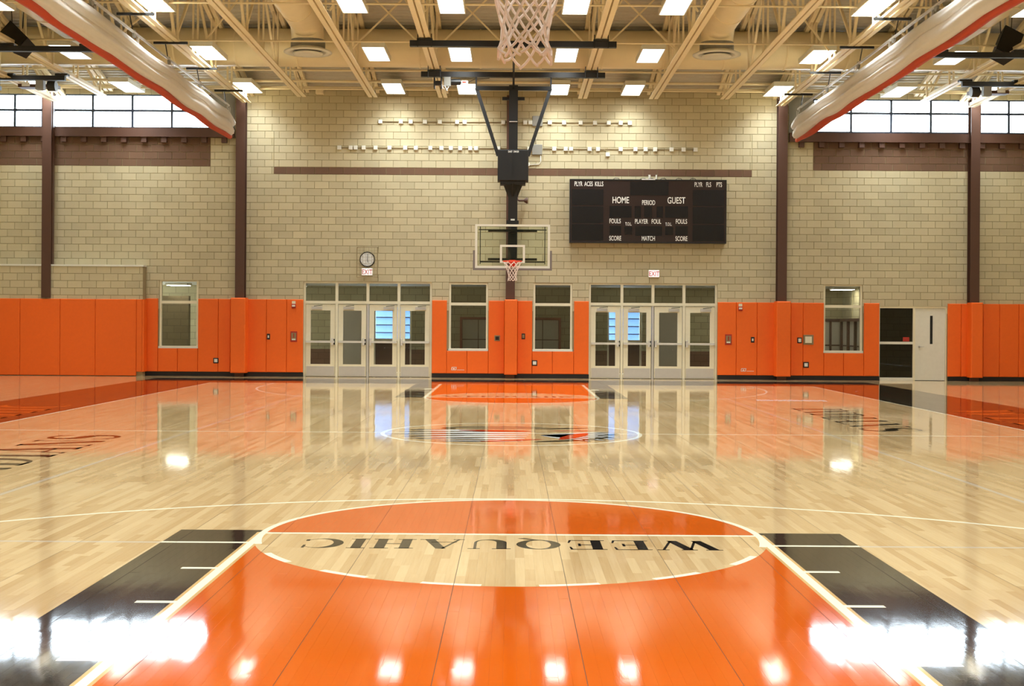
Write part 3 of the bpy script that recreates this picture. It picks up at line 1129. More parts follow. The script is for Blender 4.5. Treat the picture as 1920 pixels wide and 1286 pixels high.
# ------------------------------------------------------------------ doors
def door_unit(name, key, label, gapcol):
    x0, x1, z0, z1 = OPEN[key]
    Y0 = WALL + 0.03
    Y1 = WALL + 0.13
    t = bpy.data.objects.new(name, None)
    t.location = ((x0 + x1) / 2, Y0, 0)
    COL.objects.link(t)
    tag(t, label, 'double doors', kind='structure')
    fw = 0.06
    zt = 2.06                                     # leaf top
    zb = zt + 0.02
    fr = MB()
    fr.box(x0, x0 + fw, Y0, Y1, 0, z1).box(x1 - fw, x1, Y0, Y1, 0, z1).box(x0 + fw, x1 - fw, Y0, Y1, z1 - 0.07, z1)
    fr.build('frame', M['frame'], t)
    W = (x1 - x0 - 2 * fw)
    cw = W / 4
    MB().box(x0 + fw, x1 - fw, Y0, Y1, zb, zb + 0.085).build('transom_bar', M['frame'], t)
    for i in (1, 2, 3):
        xm = x0 + fw + cw * i
        MB().box(xm - 0.04, xm + 0.04, Y0, Y1, zb + 0.085, z1 - 0.07).build('mullion', M['frame'], t)
        if i != 2:
            MB().box(xm - 0.035, xm + 0.035, Y0, Y1, 0, zb).build('post', M['frame'], t)
        else:
            MB().box(xm - 0.03, xm + 0.03, Y0 + 0.01, Y1, 0, zb).build('post', M['steel'], t)
    for i in range(4):
        a0 = x0 + fw + cw * i + (0.0 if i == 0 else 0.04)
        a1 = x0 + fw + cw * (i + 1) - (0.0 if i == 3 else 0.04)
        MB().box(a0, a1, Y0 + 0.05, Y0 + 0.058, zb + 0.085, z1 - 0.07).build('transom_pane', M['glass'], t)
        b0, b1 = a0 + 0.006, a1 - 0.006
        st = 0.135
        gz0, gz1 = 0.36, zt - 0.17
        yl0, yl1 = Y0 + 0.02, Y0 + 0.065
        lf = MB()
        lf.box(b0, b0 + st, yl0, yl1, 0.012, zt).box(b1 - st, b1, yl0, yl1, 0.012, zt)
        lf.box(b0 + st, b1 - st, yl0, yl1, gz1, zt).box(b0 + st, b1 - st, yl0, yl1, 0.012, gz0)
        leaf = lf.build('door_leaf', M['frame'], t)
        MB().box(b0 + st, b1 - st, yl0 + 0.018, yl0 + 0.026, gz0, gz1).build('glass', M['glass'], leaf)
        MB().box(b0 + 0.02, b1 - 0.02, yl0 - 0.004, yl0, 0.03, 0.30).build('kick_plate', M['steel'], leaf)
        right = i < 2                             # latch side
        hz = 1.0
        m = MB()
        m.box(b0 + 0.01, b1 - 0.01, yl0 - 0.075, yl0 - 0.035, hz - 0.03, hz + 0.03)
        he = (b1 - 0.10, b1 - 0.01) if right else (b0 + 0.01, b0 + 0.10)
        m.box(he[0] + 0.02, he[1] - 0.01, yl0 - 0.035, yl0, hz - 0.03, hz + 0.03)
        ho = (b0 + 0.01, b0 + 0.06) if right else (b1 - 0.06, b1 - 0.01)
        m.box(ho[0], ho[1], yl0 - 0.035, yl0, hz - 0.03, hz + 0.03)
        pb = m.build('push_bar', M['chrome'], leaf)
        MB().cbox(he[0], he[1] - 0.03, yl0 - 0.09, yl0 - 0.075, hz - 0.10, hz + 0.10, 0.01).build('latch_case', M['chrome'], leaf)
        MB().box(he[1] - 0.03 if right else he[0] - 0.006, he[1] + 0.006 if right else he[0] + 0.03, yl0 - 0.03, yl0 - 0.001, hz - 0.08, hz + 0.08).build('strike', M['black'], leaf)
        cx = (b0 + b1) / 2 + (-0.10 if right else 0.16)
        cl = MB().box(cx - 0.15, cx + 0.15, yl0 - 0.06, yl0, zt - 0.14, zt - 0.06).build('door_closer', M['steel'], leaf)
        MB().bar((cx - 0.08, yl0 - 0.04, zt - 0.045), (cx + 0.16, yl0 - 0.1, zt - 0.02), 0.03, 0.015).build('closer_arm', M['black'], leaf)
    return t


door_unit('door_1', 'doors_a', 'bank of four glazed beige doors below the clock and EXIT sign', 2)
door_unit('door_2', 'doors_b', 'bank of four glazed beige doors below the scoreboard', 2)


def fixed_window(name, key, label):
    x0, x1, z0, z1 = OPEN[key]
    fw = 0.055
    Y0, Y1 = WALL + 0.02, WALL + 0.12
    zt = PZ(570, 878)
    m = MB()
    m.box(x0, x0 + fw, Y0, Y1, z0, z1).box(x1 - fw, x1, Y0, Y1, z0, z1)
    m.box(x0 + fw, x1 - fw, Y0, Y1, z1 - fw, z1).box(x0 + fw, x1 - fw, Y0, Y1, z0, z0 + fw)
    o = m.build(name, M['frame'])
    tag(o, label, 'window', kind='structure')
    MB().box(x0 + fw, x1 - fw, Y0, Y1, zt - 0.04, zt + 0.04).build('transom_bar', M['frame'], o)
    MB().box(x0 - 0.01, x1 + 0.01, WALL - 0.06, WALL + 0.02, z0 - 0.01, z0 + 0.05).build('window_sill', M['white'], o)
    MB().box(x0 + fw, x1 - fw, Y0 + 0.045, Y0 + 0.053, zt + 0.04, z1 - fw).build('pane', M['glass'], o)
    MB().box(x0 + fw, x1 - fw, Y0 + 0.045, Y0 + 0.053, z0 + fw, zt - 0.04).build('pane', M['glass'], o)


fixed_window('window_5', 'win_l', 'fixed window in the orange pads at the left, beside the low wall')
fixed_window('window_6', 'win_a', 'fixed window left of the padded column under the hoop')
fixed_window('window_7', 'win_b', 'fixed window right of the padded column under the hoop')
fixed_window('window_8', 'win_r', 'fixed window in the orange pads left of the dark sidelight')

# white door with dark sidelight
x0, x1, z0, z1 = OPEN['entry']
t = bpy.data.objects.new('door_3', None)
t.location = ((x0 + x1) / 2, WALL, 0)
COL.objects.link(t)
tag(t, 'white slab door with narrow vision panel and dark glazed sidelight', 'door', kind='structure')
xm = PX(1714, y=640)
Y0, Y1 = WALL + 0.0, WALL + 0.12
fr = MB()
fr.box(x0, x0 + 0.03, Y0, Y1, 0, z1).box(x1 - 0.03, x1, Y0, Y1, 0, z1).box(x0 + .03, x1 - .03, Y0, Y1, z1 - 0.06, z1)
fr.box(xm - 0.03, xm + 0.03, Y0, Y1, 0, z1 - 0.06)
fr.build('frame', M['frame'], t)
MB().box(x0 + .03, xm - .03, Y0 - 0.03, Y1, 0, 0.085).build('sill', M['white'], t)
zr = PZ(643, 1680)
MB().box(x0 + .03, xm - .03, Y0, Y1, zr - 0.035, zr + 0.035).build('rail', M['white'], t)
MB().box(x0 + .03, xm - .03, Y0 + .05, Y0 + .058, 0.085, zr - .035).build('pane', M['darkglass'], t)
pn = MB().box(x0 + .03, xm - .03, Y0 + .05, Y0 + .058, zr + .035, z1 - 0.06).build('pane', M['darkglass'], t)
sx_, sz_ = px(1700, 636)
MB().box(sx_ - 0.09, sx_ + 0.09, Y0 + 0.040, Y0 + 0.049, sz_ - 0.06, sz_ + 0.06).build('red_notice', M['red'], t)
l0, l1 = xm + 0.035, x1 - 0.035
vx = PX(1747, y=610)
vz0, vz1 = PZ(645, 1747), PZ(592, 1747)
lf = MB()
lf.box(l0, vx - 0.04, Y0 + .02, Y0 + .065, 0.01, z1 - .065).box(vx + 0.04, l1, Y0 + .02, Y0 + .065, 0.01, z1 - .065)
lf.box(vx - 0.04, vx + 0.04, Y0 + .02, Y0 + .065, 0.01, vz0).box(vx - 0.04, vx + 0.04, Y0 + .02, Y0 + .065, vz1, z1 - .065)
leaf = lf.build('door_leaf', M['white'], t)
MB().box(vx - 0.04, vx + 0.04, Y0 + .035, Y0 + .045, vz0, vz1).build('vision_panel', M['blackpad'], leaf)
hx, hz = PX(1724, y=650), PZ(650, 1724)
m = MB()
m.lathe([(0.0, -0.012), (0.035, -0.012), (0.035, 0.0)], (hx, Y0 + .02, hz), 'y', 14)
m.box(hx - 0.01, hx + 0.13, Y0 - 0.04, Y0 - 0.022, hz - 0.01, hz + 0.01)
m.box(hx - 0.01, hx + 0.01, Y0 - 0.04, Y0 + 0.02, hz - 0.01, hz + 0.01)
m.build('lever_handle', M['steel'], leaf)

# ------------------------------------------------------------------ lobby behind the wall
LB = 39.6
st_ = MB().box(-HW, HW, WALL + 0.3, LB, -0.25, 0.0).build('floor_lobby', M['lobbyfloor'])
tag(st_, 'pale lobby floor behind the glazed doors', 'floor', kind='structure')
tag(MB().box(-HW, HW, WALL + 0.3, LB + .3, 2.70, 2.80).build('ceiling_lobby', M['lobbyceil']), 'white lobby ceiling behind the doors', 'ceiling', kind='structure')
EXT = [(PX(700, LB), PX(772, LB)), (PX(1139, LB), PX(1204, LB))]
mb = MB()
segx = [-HW, EXT[0][0], EXT[0][1], EXT[1][0], EXT[1][1], HW]
for a0, a1 in ((segx[0], segx[1]), (segx[2], segx[3]), (segx[4], segx[5])):
    mb.box(a0, a1, LB, LB + 0.3, 0.72, 2.70)
for a0, a1 in EXT:
    mb.box(a0, a1, LB, LB + 0.3, 2.12, 2.70)
wl = mb.build('wall_lobby', M['lobbywall'])
tag(wl, 'tan block wall of the lobby seen through the doors', 'wall', kind='structure')
for a0, a1 in ((segx[0], segx[1]), (segx[2], segx[3]), (segx[4], segx[5])):
    MB().box(a0, a1, LB, LB + 0.3, 0, 0.72).build('wainscot', M['wains'], wl)
for nm, (a0, a1), lab in (('door_4', EXT[0], 'outside door of the lobby seen through the left doors'), ('door_5', EXT[1], 'outside door of the lobby seen through the right doors')):
    m = MB().box(a0, a0 + .06, LB + .1, LB + .2, 0, 2.12).box(a1 - .06, a1, LB + .1, LB + .2, 0, 2.12).box(a0 + .06, a1 - .06, LB + .1, LB + .2, 2.04, 2.12)
    m.box(a0 + .06, a1 - .06, LB + .1, LB + .2, 0.98, 1.06)
    o = m.build(nm, M['frame'])
    tag(o, lab, 'door', kind='structure')
    MB().box(a0 + .06, a1 - .06, LB + .12, LB + .18, 0.0, 0.98).build('panel', M['darkbrown'], o)
    MB().box(a0 + .06, a1 - .06, LB + .145, LB + .153, 1.06, 2.04).build('pane', M['skyglass'], o)
    sd = bpy.data.objects.new('wall_outside_' + ('left' if a0 < 0 else 'right'), None)
    sd.location = ((a0 + a1) / 2, LB + 1.6, 0)
    COL.objects.link(sd)
    tag(sd, 'blue lap siding outside the %s doors' % ('left' if a0 < 0 else 'right'), 'siding', kind='structure')
    tag(MB().box(a0 - 1.6, a1 + 1.6, LB + .31, LB + 1.15, 2.75, 2.9).build('ceiling_added_shade_' + ('left' if a0 < 0 else 'right'), M['greybox']), 'unseen canopy added to shade the siding outside the %s doors' % ('left' if a0 < 0 else 'right'), 'canopy', kind='structure')  # unseen canopy, added to keep sky light off the siding
    z = 0.0
    ya, yb3 = LB + 2.0, LB + 1.25
    while z < 3.4:
        n0 = MB()
        for (zz0, zz1, off0, off1) in ((z, z + 0.215, 0.0, 0.05),):
            P8 = [(a0 - 1.2, ya + off0, zz0), (a1 + 1.2, yb3 + off0, zz0), (a1 + 1.2, yb3 + .09, zz0), (a0 - 1.2, ya + .09, zz0),
                  (a0 - 1.2, ya + off1, zz1), (a1 + 1.2, yb3 + off1, zz1), (a1 + 1.2, yb3 + .09, zz1), (a0 - 1.2, ya + .09, zz1)]
            nb = len(n0.v)
            n0.v += P8
            for q_ in ((0, 3, 2, 1), (4, 5, 6, 7), (0, 1, 5, 4), (1, 2, 6, 5), (2, 3, 7, 6), (3, 0, 4, 7)):
                n0.f.append(tuple(nb + i for i in q_))
        n0.build('siding_board', M['siding'], sd)
        z += 0.25
    n0 = MB()
    n0.quad((a0 - 1.2, ya + .095, 0), (a1 + 1.2, yb3 + .095, 0), (a1 + 1.2, yb3 + .095, 3.4), (a0 - 1.2, ya + .095, 3.4))
    n0.quad((a0 - 1.2, ya + .13, 3.4), (a1 + 1.2, yb3 + .13, 3.4), (a1 + 1.2, yb3 + .13, 0), (a0 - 1.2, ya + .13, 0))
    n0.build('backing', M['mullion'], sd)
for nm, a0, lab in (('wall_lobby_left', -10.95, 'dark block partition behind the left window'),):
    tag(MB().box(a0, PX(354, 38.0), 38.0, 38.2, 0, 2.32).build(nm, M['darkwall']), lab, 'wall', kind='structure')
for nm, xx in (('wall_store_left', PX(1645)), ('wall_store_right', PX(1790))):
    tag(MB().box(xx - 0.05, xx + 0.05, WALL + .3, LB, 0, 2.70).build(nm, M['lobbywall']), 'block partition of the unlit room behind the white door', 'wall', kind='structure')
tag(MB().box(PX(1640), PX(1790), 38.4, 38.5, 0, 2.70).build('wall_store_back', M['lobbywall']), 'back wall of the unlit room behind the sidelight', 'wall', kind='structure')
# framed case on the lobby wall
xa, xb = PX(863, LB), PX(1052, LB)
zc = PZ(595, 960, LB)
t = thing('display_case', ((xa + xb) / 2, LB, 0.0), 'red-brown framed display case on the lobby wall behind the hoop windows', 'display case')
m = MB()
m.box(xa, xa + .07, LB - .12, LB - .001, 0.3, zc).box(xb - .07, xb, LB - .12, LB - .001, 0.3, zc).box(xa + .07, xb - .07, LB - .12, LB - .001, zc - .07, zc).box(xa + .07, xb - .07, LB - .12, LB - .001, .3, .37)
m.build('frame', M['caseframe'], t)
n_ = 6
for i in range(n_):
    p0, p1 = xa + .07 + (xb - xa - .14) * i / n_, xa + .07 + (xb - xa - .14) * (i + 1) / n_
    for a, b in ((.37, 1.05), (1.05, zc - .07)):
        MB().box(p0 + .012, p1 - .012, LB - .06, LB - .002, a + .012, b - .012).build('panel', M['casepanel'], t)
MB().box(xa + .07, xb - .07, LB - .03, LB - .0015, .37, zc - .07).build('backing', M['darkbrown'], t)
# glazed partition behind the right window
xa, xb = 8.6, 10.30
t = thing('glazed_partition', ((xa + xb) / 2, LB, 0), 'dark brown framed partition behind the right window', 'partition')
n_ = 5
zc = PZ(603, 1580, LB)
MB().box(xa, xb, LB - .1, LB - .001, zc, zc + .09).build('head', M['darkbrown'], t)
for i in range(n_ + 1):
    xx = xa + (xb - xa) * i / n_
    MB().box(xx - .03, xx + .03, LB - .1, LB - .001, 0, zc).build('post', M['darkbrown'], t)
    if i < n_:
        x2 = xa + (xb - xa) * (i + 1) / n_
        MB().box(xx + .03, x2 - .03, LB - .05, LB - .03, 0.05, zc).build('panel', M['casepanel'], t)
        MB().box(xx + .03, x2 - .03, LB - .07, LB - .05, 0.92, 0.96).build('rail', M['darkbrown'], t)
for yy in (36.9, 37.7, 38.5, 39.3):
    MB().box(10.20, 10.318, yy - .04, yy + .04, 0, zc).build('post', M['darkbrown'], t)
for y_a, y_b in ((36.94, 37.66), (37.74, 38.46), (38.54, 39.26)):
    MB().box(10.28, 10.30, y_a, y_b, 0.05, zc).build('panel', M['casepanel'], t)
    MB().box(10.26, 10.28, y_a, y_b, .92, .96).build('rail', M['darkbrown'], t)
MB().box(10.20, 10.318, 36.86, 39.34, zc, zc + .09).build('head', M['darkbrown'], t)
# lobby doors and red notices
for sx1, lab in ((-1, 'left'), (1, 'right')):
    xx = sx1 * 4.95
    t = thing('slab_door', (xx, LB, 0), 'pale slab door on the lobby wall seen through the %s doors' % lab, 'door')
    MB().box(xx - .40, xx + .40, LB - .05, LB - .002, 0.01, 2.05).build('leaf', M['casepanel'], t)
    m = MB().box(xx - .47, xx - .405, LB - .06, LB - .002, 0, 2.12).box(xx + .405, xx + .47, LB - .06, LB - .002, 0, 2.12).box(xx - .405, xx + .405, LB - .06, LB - .002, 2.055, 2.12)
    m.build('frame', M['frame'], t)
    MB().lathe([(0, -.06), (.03, -.05), (.03, -.03), (.012, -.02), (.012, 0)], (xx + sx1 * -.32, LB - .05, 1.0), 'y', 12).build('knob', M['steel'], t)
    X, Z = px(650 if sx1 < 0 else 1263, 620.5, LB)
    o = MB().cbox(X - .09, X + .09, LB - .02, LB - .001, Z - .06, Z + .06, .004).build('red_notice', M['red'])
    tag(o, 'small red notice on the lobby wall seen through the %s doors' % lab, 'sign')
for xx in (-10.0, -6.5, 6.5, 9.9):
    t = thing('lobby_light', (xx, 37.9, 2.62), 'lobby ceiling light %s the hoop, %s one' % ('left of' if xx < 0 else 'right of', {6.5: 'nearer', 10.0: 'farther', 9.9: 'farther'}[abs(xx)]), 'ceiling light', 'lobby ceiling lights')
    MB().box(xx - .32, xx + .32, 37.6, 38.2, 2.635, 2.699).build('housing', M['white'], t)
    MB().box(xx - .29, xx + .29, 37.63, 38.17, 2.622, 2.634).build('lens', M['lobbylens'], t)

# ------------------------------------------------------------------ roof trusses
def make_truss(label):
    y_end = 35.35
    y0 = 14.0
    t = thing('roof_truss', (0, y_end, 7.85), label, 'truss', 'cream roof trusses')
    for s in (-1, 1):
        a0, a1 = sorted((s * 0.018, s * 0.125))
        b0, b1 = sorted((s * 0.018, s * 0.032))
        MB().box(a0, a1, y0, y_end, 7.85, 7.862).box(b0, b1, y0, y_end, 7.862, 7.98).build('bottom_chord', M['cream'], t)
        m = MB()
        for ya, yb2 in ((y0, 15.0), (15.0, WALL - 0.05)):
            m.bar((s * 0.07, ya, deck_z(ya) - 0.07), (s * 0.07, yb2, deck_z(yb2) - 0.07), 0.10, 0.10)
        m.build('top_chord', M['cream'], t)
    nodes = [35.0 - 1.8 * i for i in range(12)]
    for i, yn in enumerate(nodes):
        zt_ = deck_z(yn) - 0.1
        for s in (-1, 1):
            MB().bar((s * 0.055, yn, 7.87), (s * 0.055, yn, zt_), 0.04, 0.05).build('web_member', M['cream'], t)
        if i + 1 < len(nodes) and i != 1:
            y2 = nodes[i + 1]
            if i % 2 == 0:
                p, q_ = (0, yn, 7.93), (0, y2, deck_z(y2) - 0.12)
            else:
                p, q_ = (0, y2, 7.93), (0, yn, deck_z(yn) - 0.12)
            MB().bar(p, q_, 0.055, 0.055).build('web_member', M['cream'], t)
    return t


TX = [-12.9, -11.5, -9.7, -7.5, -5.92, -3.93, -1.97, 1.93, 3.91, 5.89, 7.5, 9.7, 11.5, 12.85]
proto = None
for i, X in enumerate(TX):
    lab = 'cream steel roof truss running toward the end wall, %s from the left' % ORD[i]
    if proto is None:
        proto = make_truss(lab)
        o = proto
    else:
        o = copy_tree(proto)
    o['label'] = lab
    low = abs(X) in (7.5, 12.9, 12.85)
    o.location = (X, 35.35 + (0.18 if low else 0), 7.85 - (0.14 if low else 0))
bpy.context.view_layer.update()

# cross braces between trusses
cbn = 0
for (xa, xb) in ((-9.7, -7.5), (-7.5, -5.92), (-3.93, -1.97), (-1.97, 0), (0, 1.93), (1.93, 3.91), (5.89, 7.5), (7.5, 9.7)):
    for yb2 in (29.6, 26.0):
        zt_ = deck_z(yb2) - 0.2
        t = thing('cross_brace', ((xa + xb) / 2, yb2, 7.95), 'thin cream cross brace between roof trusses, %s from the left in the %s line' % (ORD[cbn // 2], 'far' if yb2 > 28 else 'near'), 'brace', 'cross braces')
        MB().bar((xa + .13, yb2 + .05, 7.97), (xb - .13, yb2 + .05, zt_), .035, .035).build('rod', M['cream'], t)
        MB().bar((xa + .13, yb2 - .05, zt_), (xb - .13, yb2 - .05, 7.97), .035, .035).build('rod', M['cream'], t)
        cbn += 1
for i, (yy, zz, r_) in enumerate(((29.25, 8.05, .022), (34.5, 8.13, .035), (35.2, 8.05, .03), (34.0, 8.33, .03), (35.55, 8.16, .03), (25.8, 8.05, .022))):
    o = MB().tube([(-HW, yy, zz), (HW, yy, zz)], r_, 8).build('ceiling_pipe', M['cream'], smooth=True)
    tag(o, 'thin cream pipe crossing the ceiling, %s from the end wall' % {35.55: 'first', 35.2: 'second', 34.5: 'third', 34.0: 'fourth', 29.25: 'fifth', 25.8: 'sixth'}[yy], 'pipe', 'ceiling pipes')
X, Z = px(596, 165, 35.5)
o = MB().cbox(X - .11, X + .11, 35.8, 35.985, Z - .10, Z + .12, .01).build('junction_box', M['cream'])
tag(o, 'cream junction box at the top of the wall between two trusses', 'box')

# ------------------------------------------------------------------ ducts
dy, dz, dr = 32.3, 8.56, 0.48
t = thing('cross_duct', (0, dy, dz - dr), 'large round cream duct crossing under the roof', 'duct')
MB().tube([(-HW, dy, dz), (HW, dy, dz)], dr, 40).build('pipe', M['duct'], t, smooth=True)
x = -HW + 0.6
while x < HW:
    MB().lathe([(dr, -0.02), (dr + .014, -0.02), (dr + .014, 0.02), (dr, 0.02)], (x, dy, dz), 'x', 40).build('seam_band', M['duct'], t)
    x += 1.55
for X, lab, diff in ((-4.95, 'cream branch duct left of the hoop with a round diffuser', True), (4.88, 'cream branch duct right of the hoop with a round diffuser', True),
                     (-10.6, 'cream branch duct behind the left rolled curtain', False), (10.6, 'cream branch duct behind the right rolled curtain', False)):
    r_ = 0.39
    t = thing('branch_duct', (X, 30.4, 8.0), lab, 'duct', 'cream branch ducts')
    z0 = 8.74
    if diff:
        pts = [(X, 14.0, z0), (X, 20.0, z0), (X, 26.0, z0), (X, 29.5, z0)]
        for k in range(1, 7):
            a = R(90 * k / 6)
            pts.append((X, 29.9 + 0.5 * math.sin(a), z0 - 0.5 + 0.5 * math.cos(a)))
        pts.append((X, 30.4, 8.12))
        rr_ = [r_] * len(pts)
        MB().tube(pts, rr_, 32).build('pipe', M['duct'], t, smooth=True)
        MB().lathe([(r_ + .01, 0.26), (r_ + .02, 0.24), (r_ + .02, 0.08), (r_ + .01, 0.06)], (X, 30.4, 8.06), 'z', 32).build('collar', M['greybox'], t, smooth=False)
        MB().lathe([(r_, .08), (0.57, .0), (0.575, -.02), (0.44, -.03), (0.42, -.01), (r_ - .02, .06)], (X, 30.4, 8.05), 'z', 40).build('diffuser_ring', M['white'], t, smooth=True)
        MB().lathe([(0.0, .05), (0.36, -.02), (0.33, -.05), (0.2, -.04), (0.0, -.03)], (X, 30.4, 8.03), 'z', 40).build('diffuser_cone', M['white'], t, smooth=True)
        MB().lathe([(0.0, .0), (0.41, .0)], (X, 30.4, 8.115), 'z', 32).build('diffuser_throat', M['black'], t)
        bands = (28.6, 26.9, 25.2)
    else:
        MB().tube([(X, 14, z0), (X, 22, z0), (X, dy - .49, z0)], r_ + .06, 32).build('pipe', M['duct'], t, smooth=True)
        bands = (30.4, 28.6, 26.9, 25.2)
    for yb2 in bands:
        rb = r_ if diff else r_ + .06
        MB().lathe([(rb, -0.02), (rb + .012, -0.02), (rb + .012, 0.02), (rb, 0.02)], (X, yb2, z0), 'y', 32).build('seam_band', M['duct'], t)

# ------------------------------------------------------------------ ceiling lights
LX = [-13.1, -10.65, -7.32, -3.3, -1.28, 1.26, 3.28, 7.28, 10.6, 13.0]
LY = [34.8, 30.35, 25.55, 20.8, 16.0, 11.2, 6.4, 1.6, -3.2]
RN = ['nearest the end wall', 'second from the end wall', 'third from the end wall', 'fourth from the end wall', 'fifth from the end wall', 'sixth from the end wall', 'seventh from the end wall', 'above the photographer', 'behind the photographer']


def make_light(label):
    t = thing('ceiling_light', (0, 0, 0), label, 'ceiling light', 'white ceiling light panels')
    m = MB()
    m.box(-0.275, 0.275, -0.79, 0.79, 0.012, 0.11)
    m.build('housing', M['white'], t)
    m = MB()
    m.box(-0.275, -0.252, -0.79, 0.79, -0.012, 0.012).box(0.252, 0.275, -0.79, 0.79, -0.012, 0.012)
    m.box(-0.252, 0.252, -0.79, -0.765, -0.012, 0.012).box(-0.252, 0.252, 0.765, 0.79, -0.012, 0.012)
    m.build('rim', M['white'], t)
    MB().box(-0.252, 0.252, -0.765, 0.765, 0.0, 0.011).build('lens', M['lens'], t)
    ld = bpy.data.lights.new('fluorescent_lamp', 'AREA')
    ld.shape = 'RECTANGLE'
    ld.size, ld.size_y = 0.48, 1.5
    ld.energy = LAMP_W
    ld.spread = R(122)
    ld.color = (0.86, 0.95, 1.0)
    lo_ = bpy.data.objects.new('fluorescent_lamp', ld)
    COL.objects.link(lo_)
    lo_.parent = t
    lo_.location = (0, 0, -0.004)
    for yy in (-0.6, 0.6):
        MB().tube([(0, yy, 0.11), (0, yy, 0.16)], 0.008, 6).build('hanger', M['steel'], t)
    return t


pl = None
for j, Y in enumerate(LY):
    for i, X in enumerate(LX):
        lab = 'white rectangular ceiling light, %s from the left in the row %s' % (ORD[i], RN[j])
        if pl is None:
            pl = make_light(lab)
            o = pl
        else:
            o = copy_tree(pl)
        o['label'] = lab
        o.location = (X, Y, 8.0)

# ------------------------------------------------------------------ basketball backstop
def net_mesh(c, r0, prof, n=9, cord=0.0058):
    """diamond net hanging from a ring of radius r0 at c; prof = [(radius, drop)]"""
    m = MB()
    L = len(prof)
    rg = random.Random(5)
    wob = [[(rg.uniform(-1, 1) * .006, rg.uniform(-1, 1) * .006, rg.uniform(-1, 1) * .008) for _ in range(2 * n)] for _ in range(L)]

    def P(k, lv):
        a = 2 * math.pi * k / (2 * n)
        r_, d = prof[lv]
        w_ = wob[lv][k % (2 * n)]
        return (c[0] + r_ * math.cos(a) + w_[0], c[1] + r_ * math.sin(a) + w_[1], c[2] - d + w_[2])
    for lv in range(L - 1):
        for k in range(2 * n):
            if (k + lv) % 2 == 0:
                for dk in (-1, 1):
                    p, q_ = Vector(P(k, lv)), Vector(P(k + dk, lv + 1))
                    if lv == L - 2:
                        q_.z += rg.uniform(-.012, .012)
                    mid = (p + q_) / 2 + Vector((0, 0, -0.004))
                    m.tube([p, mid, q_], cord, 5)
    return m


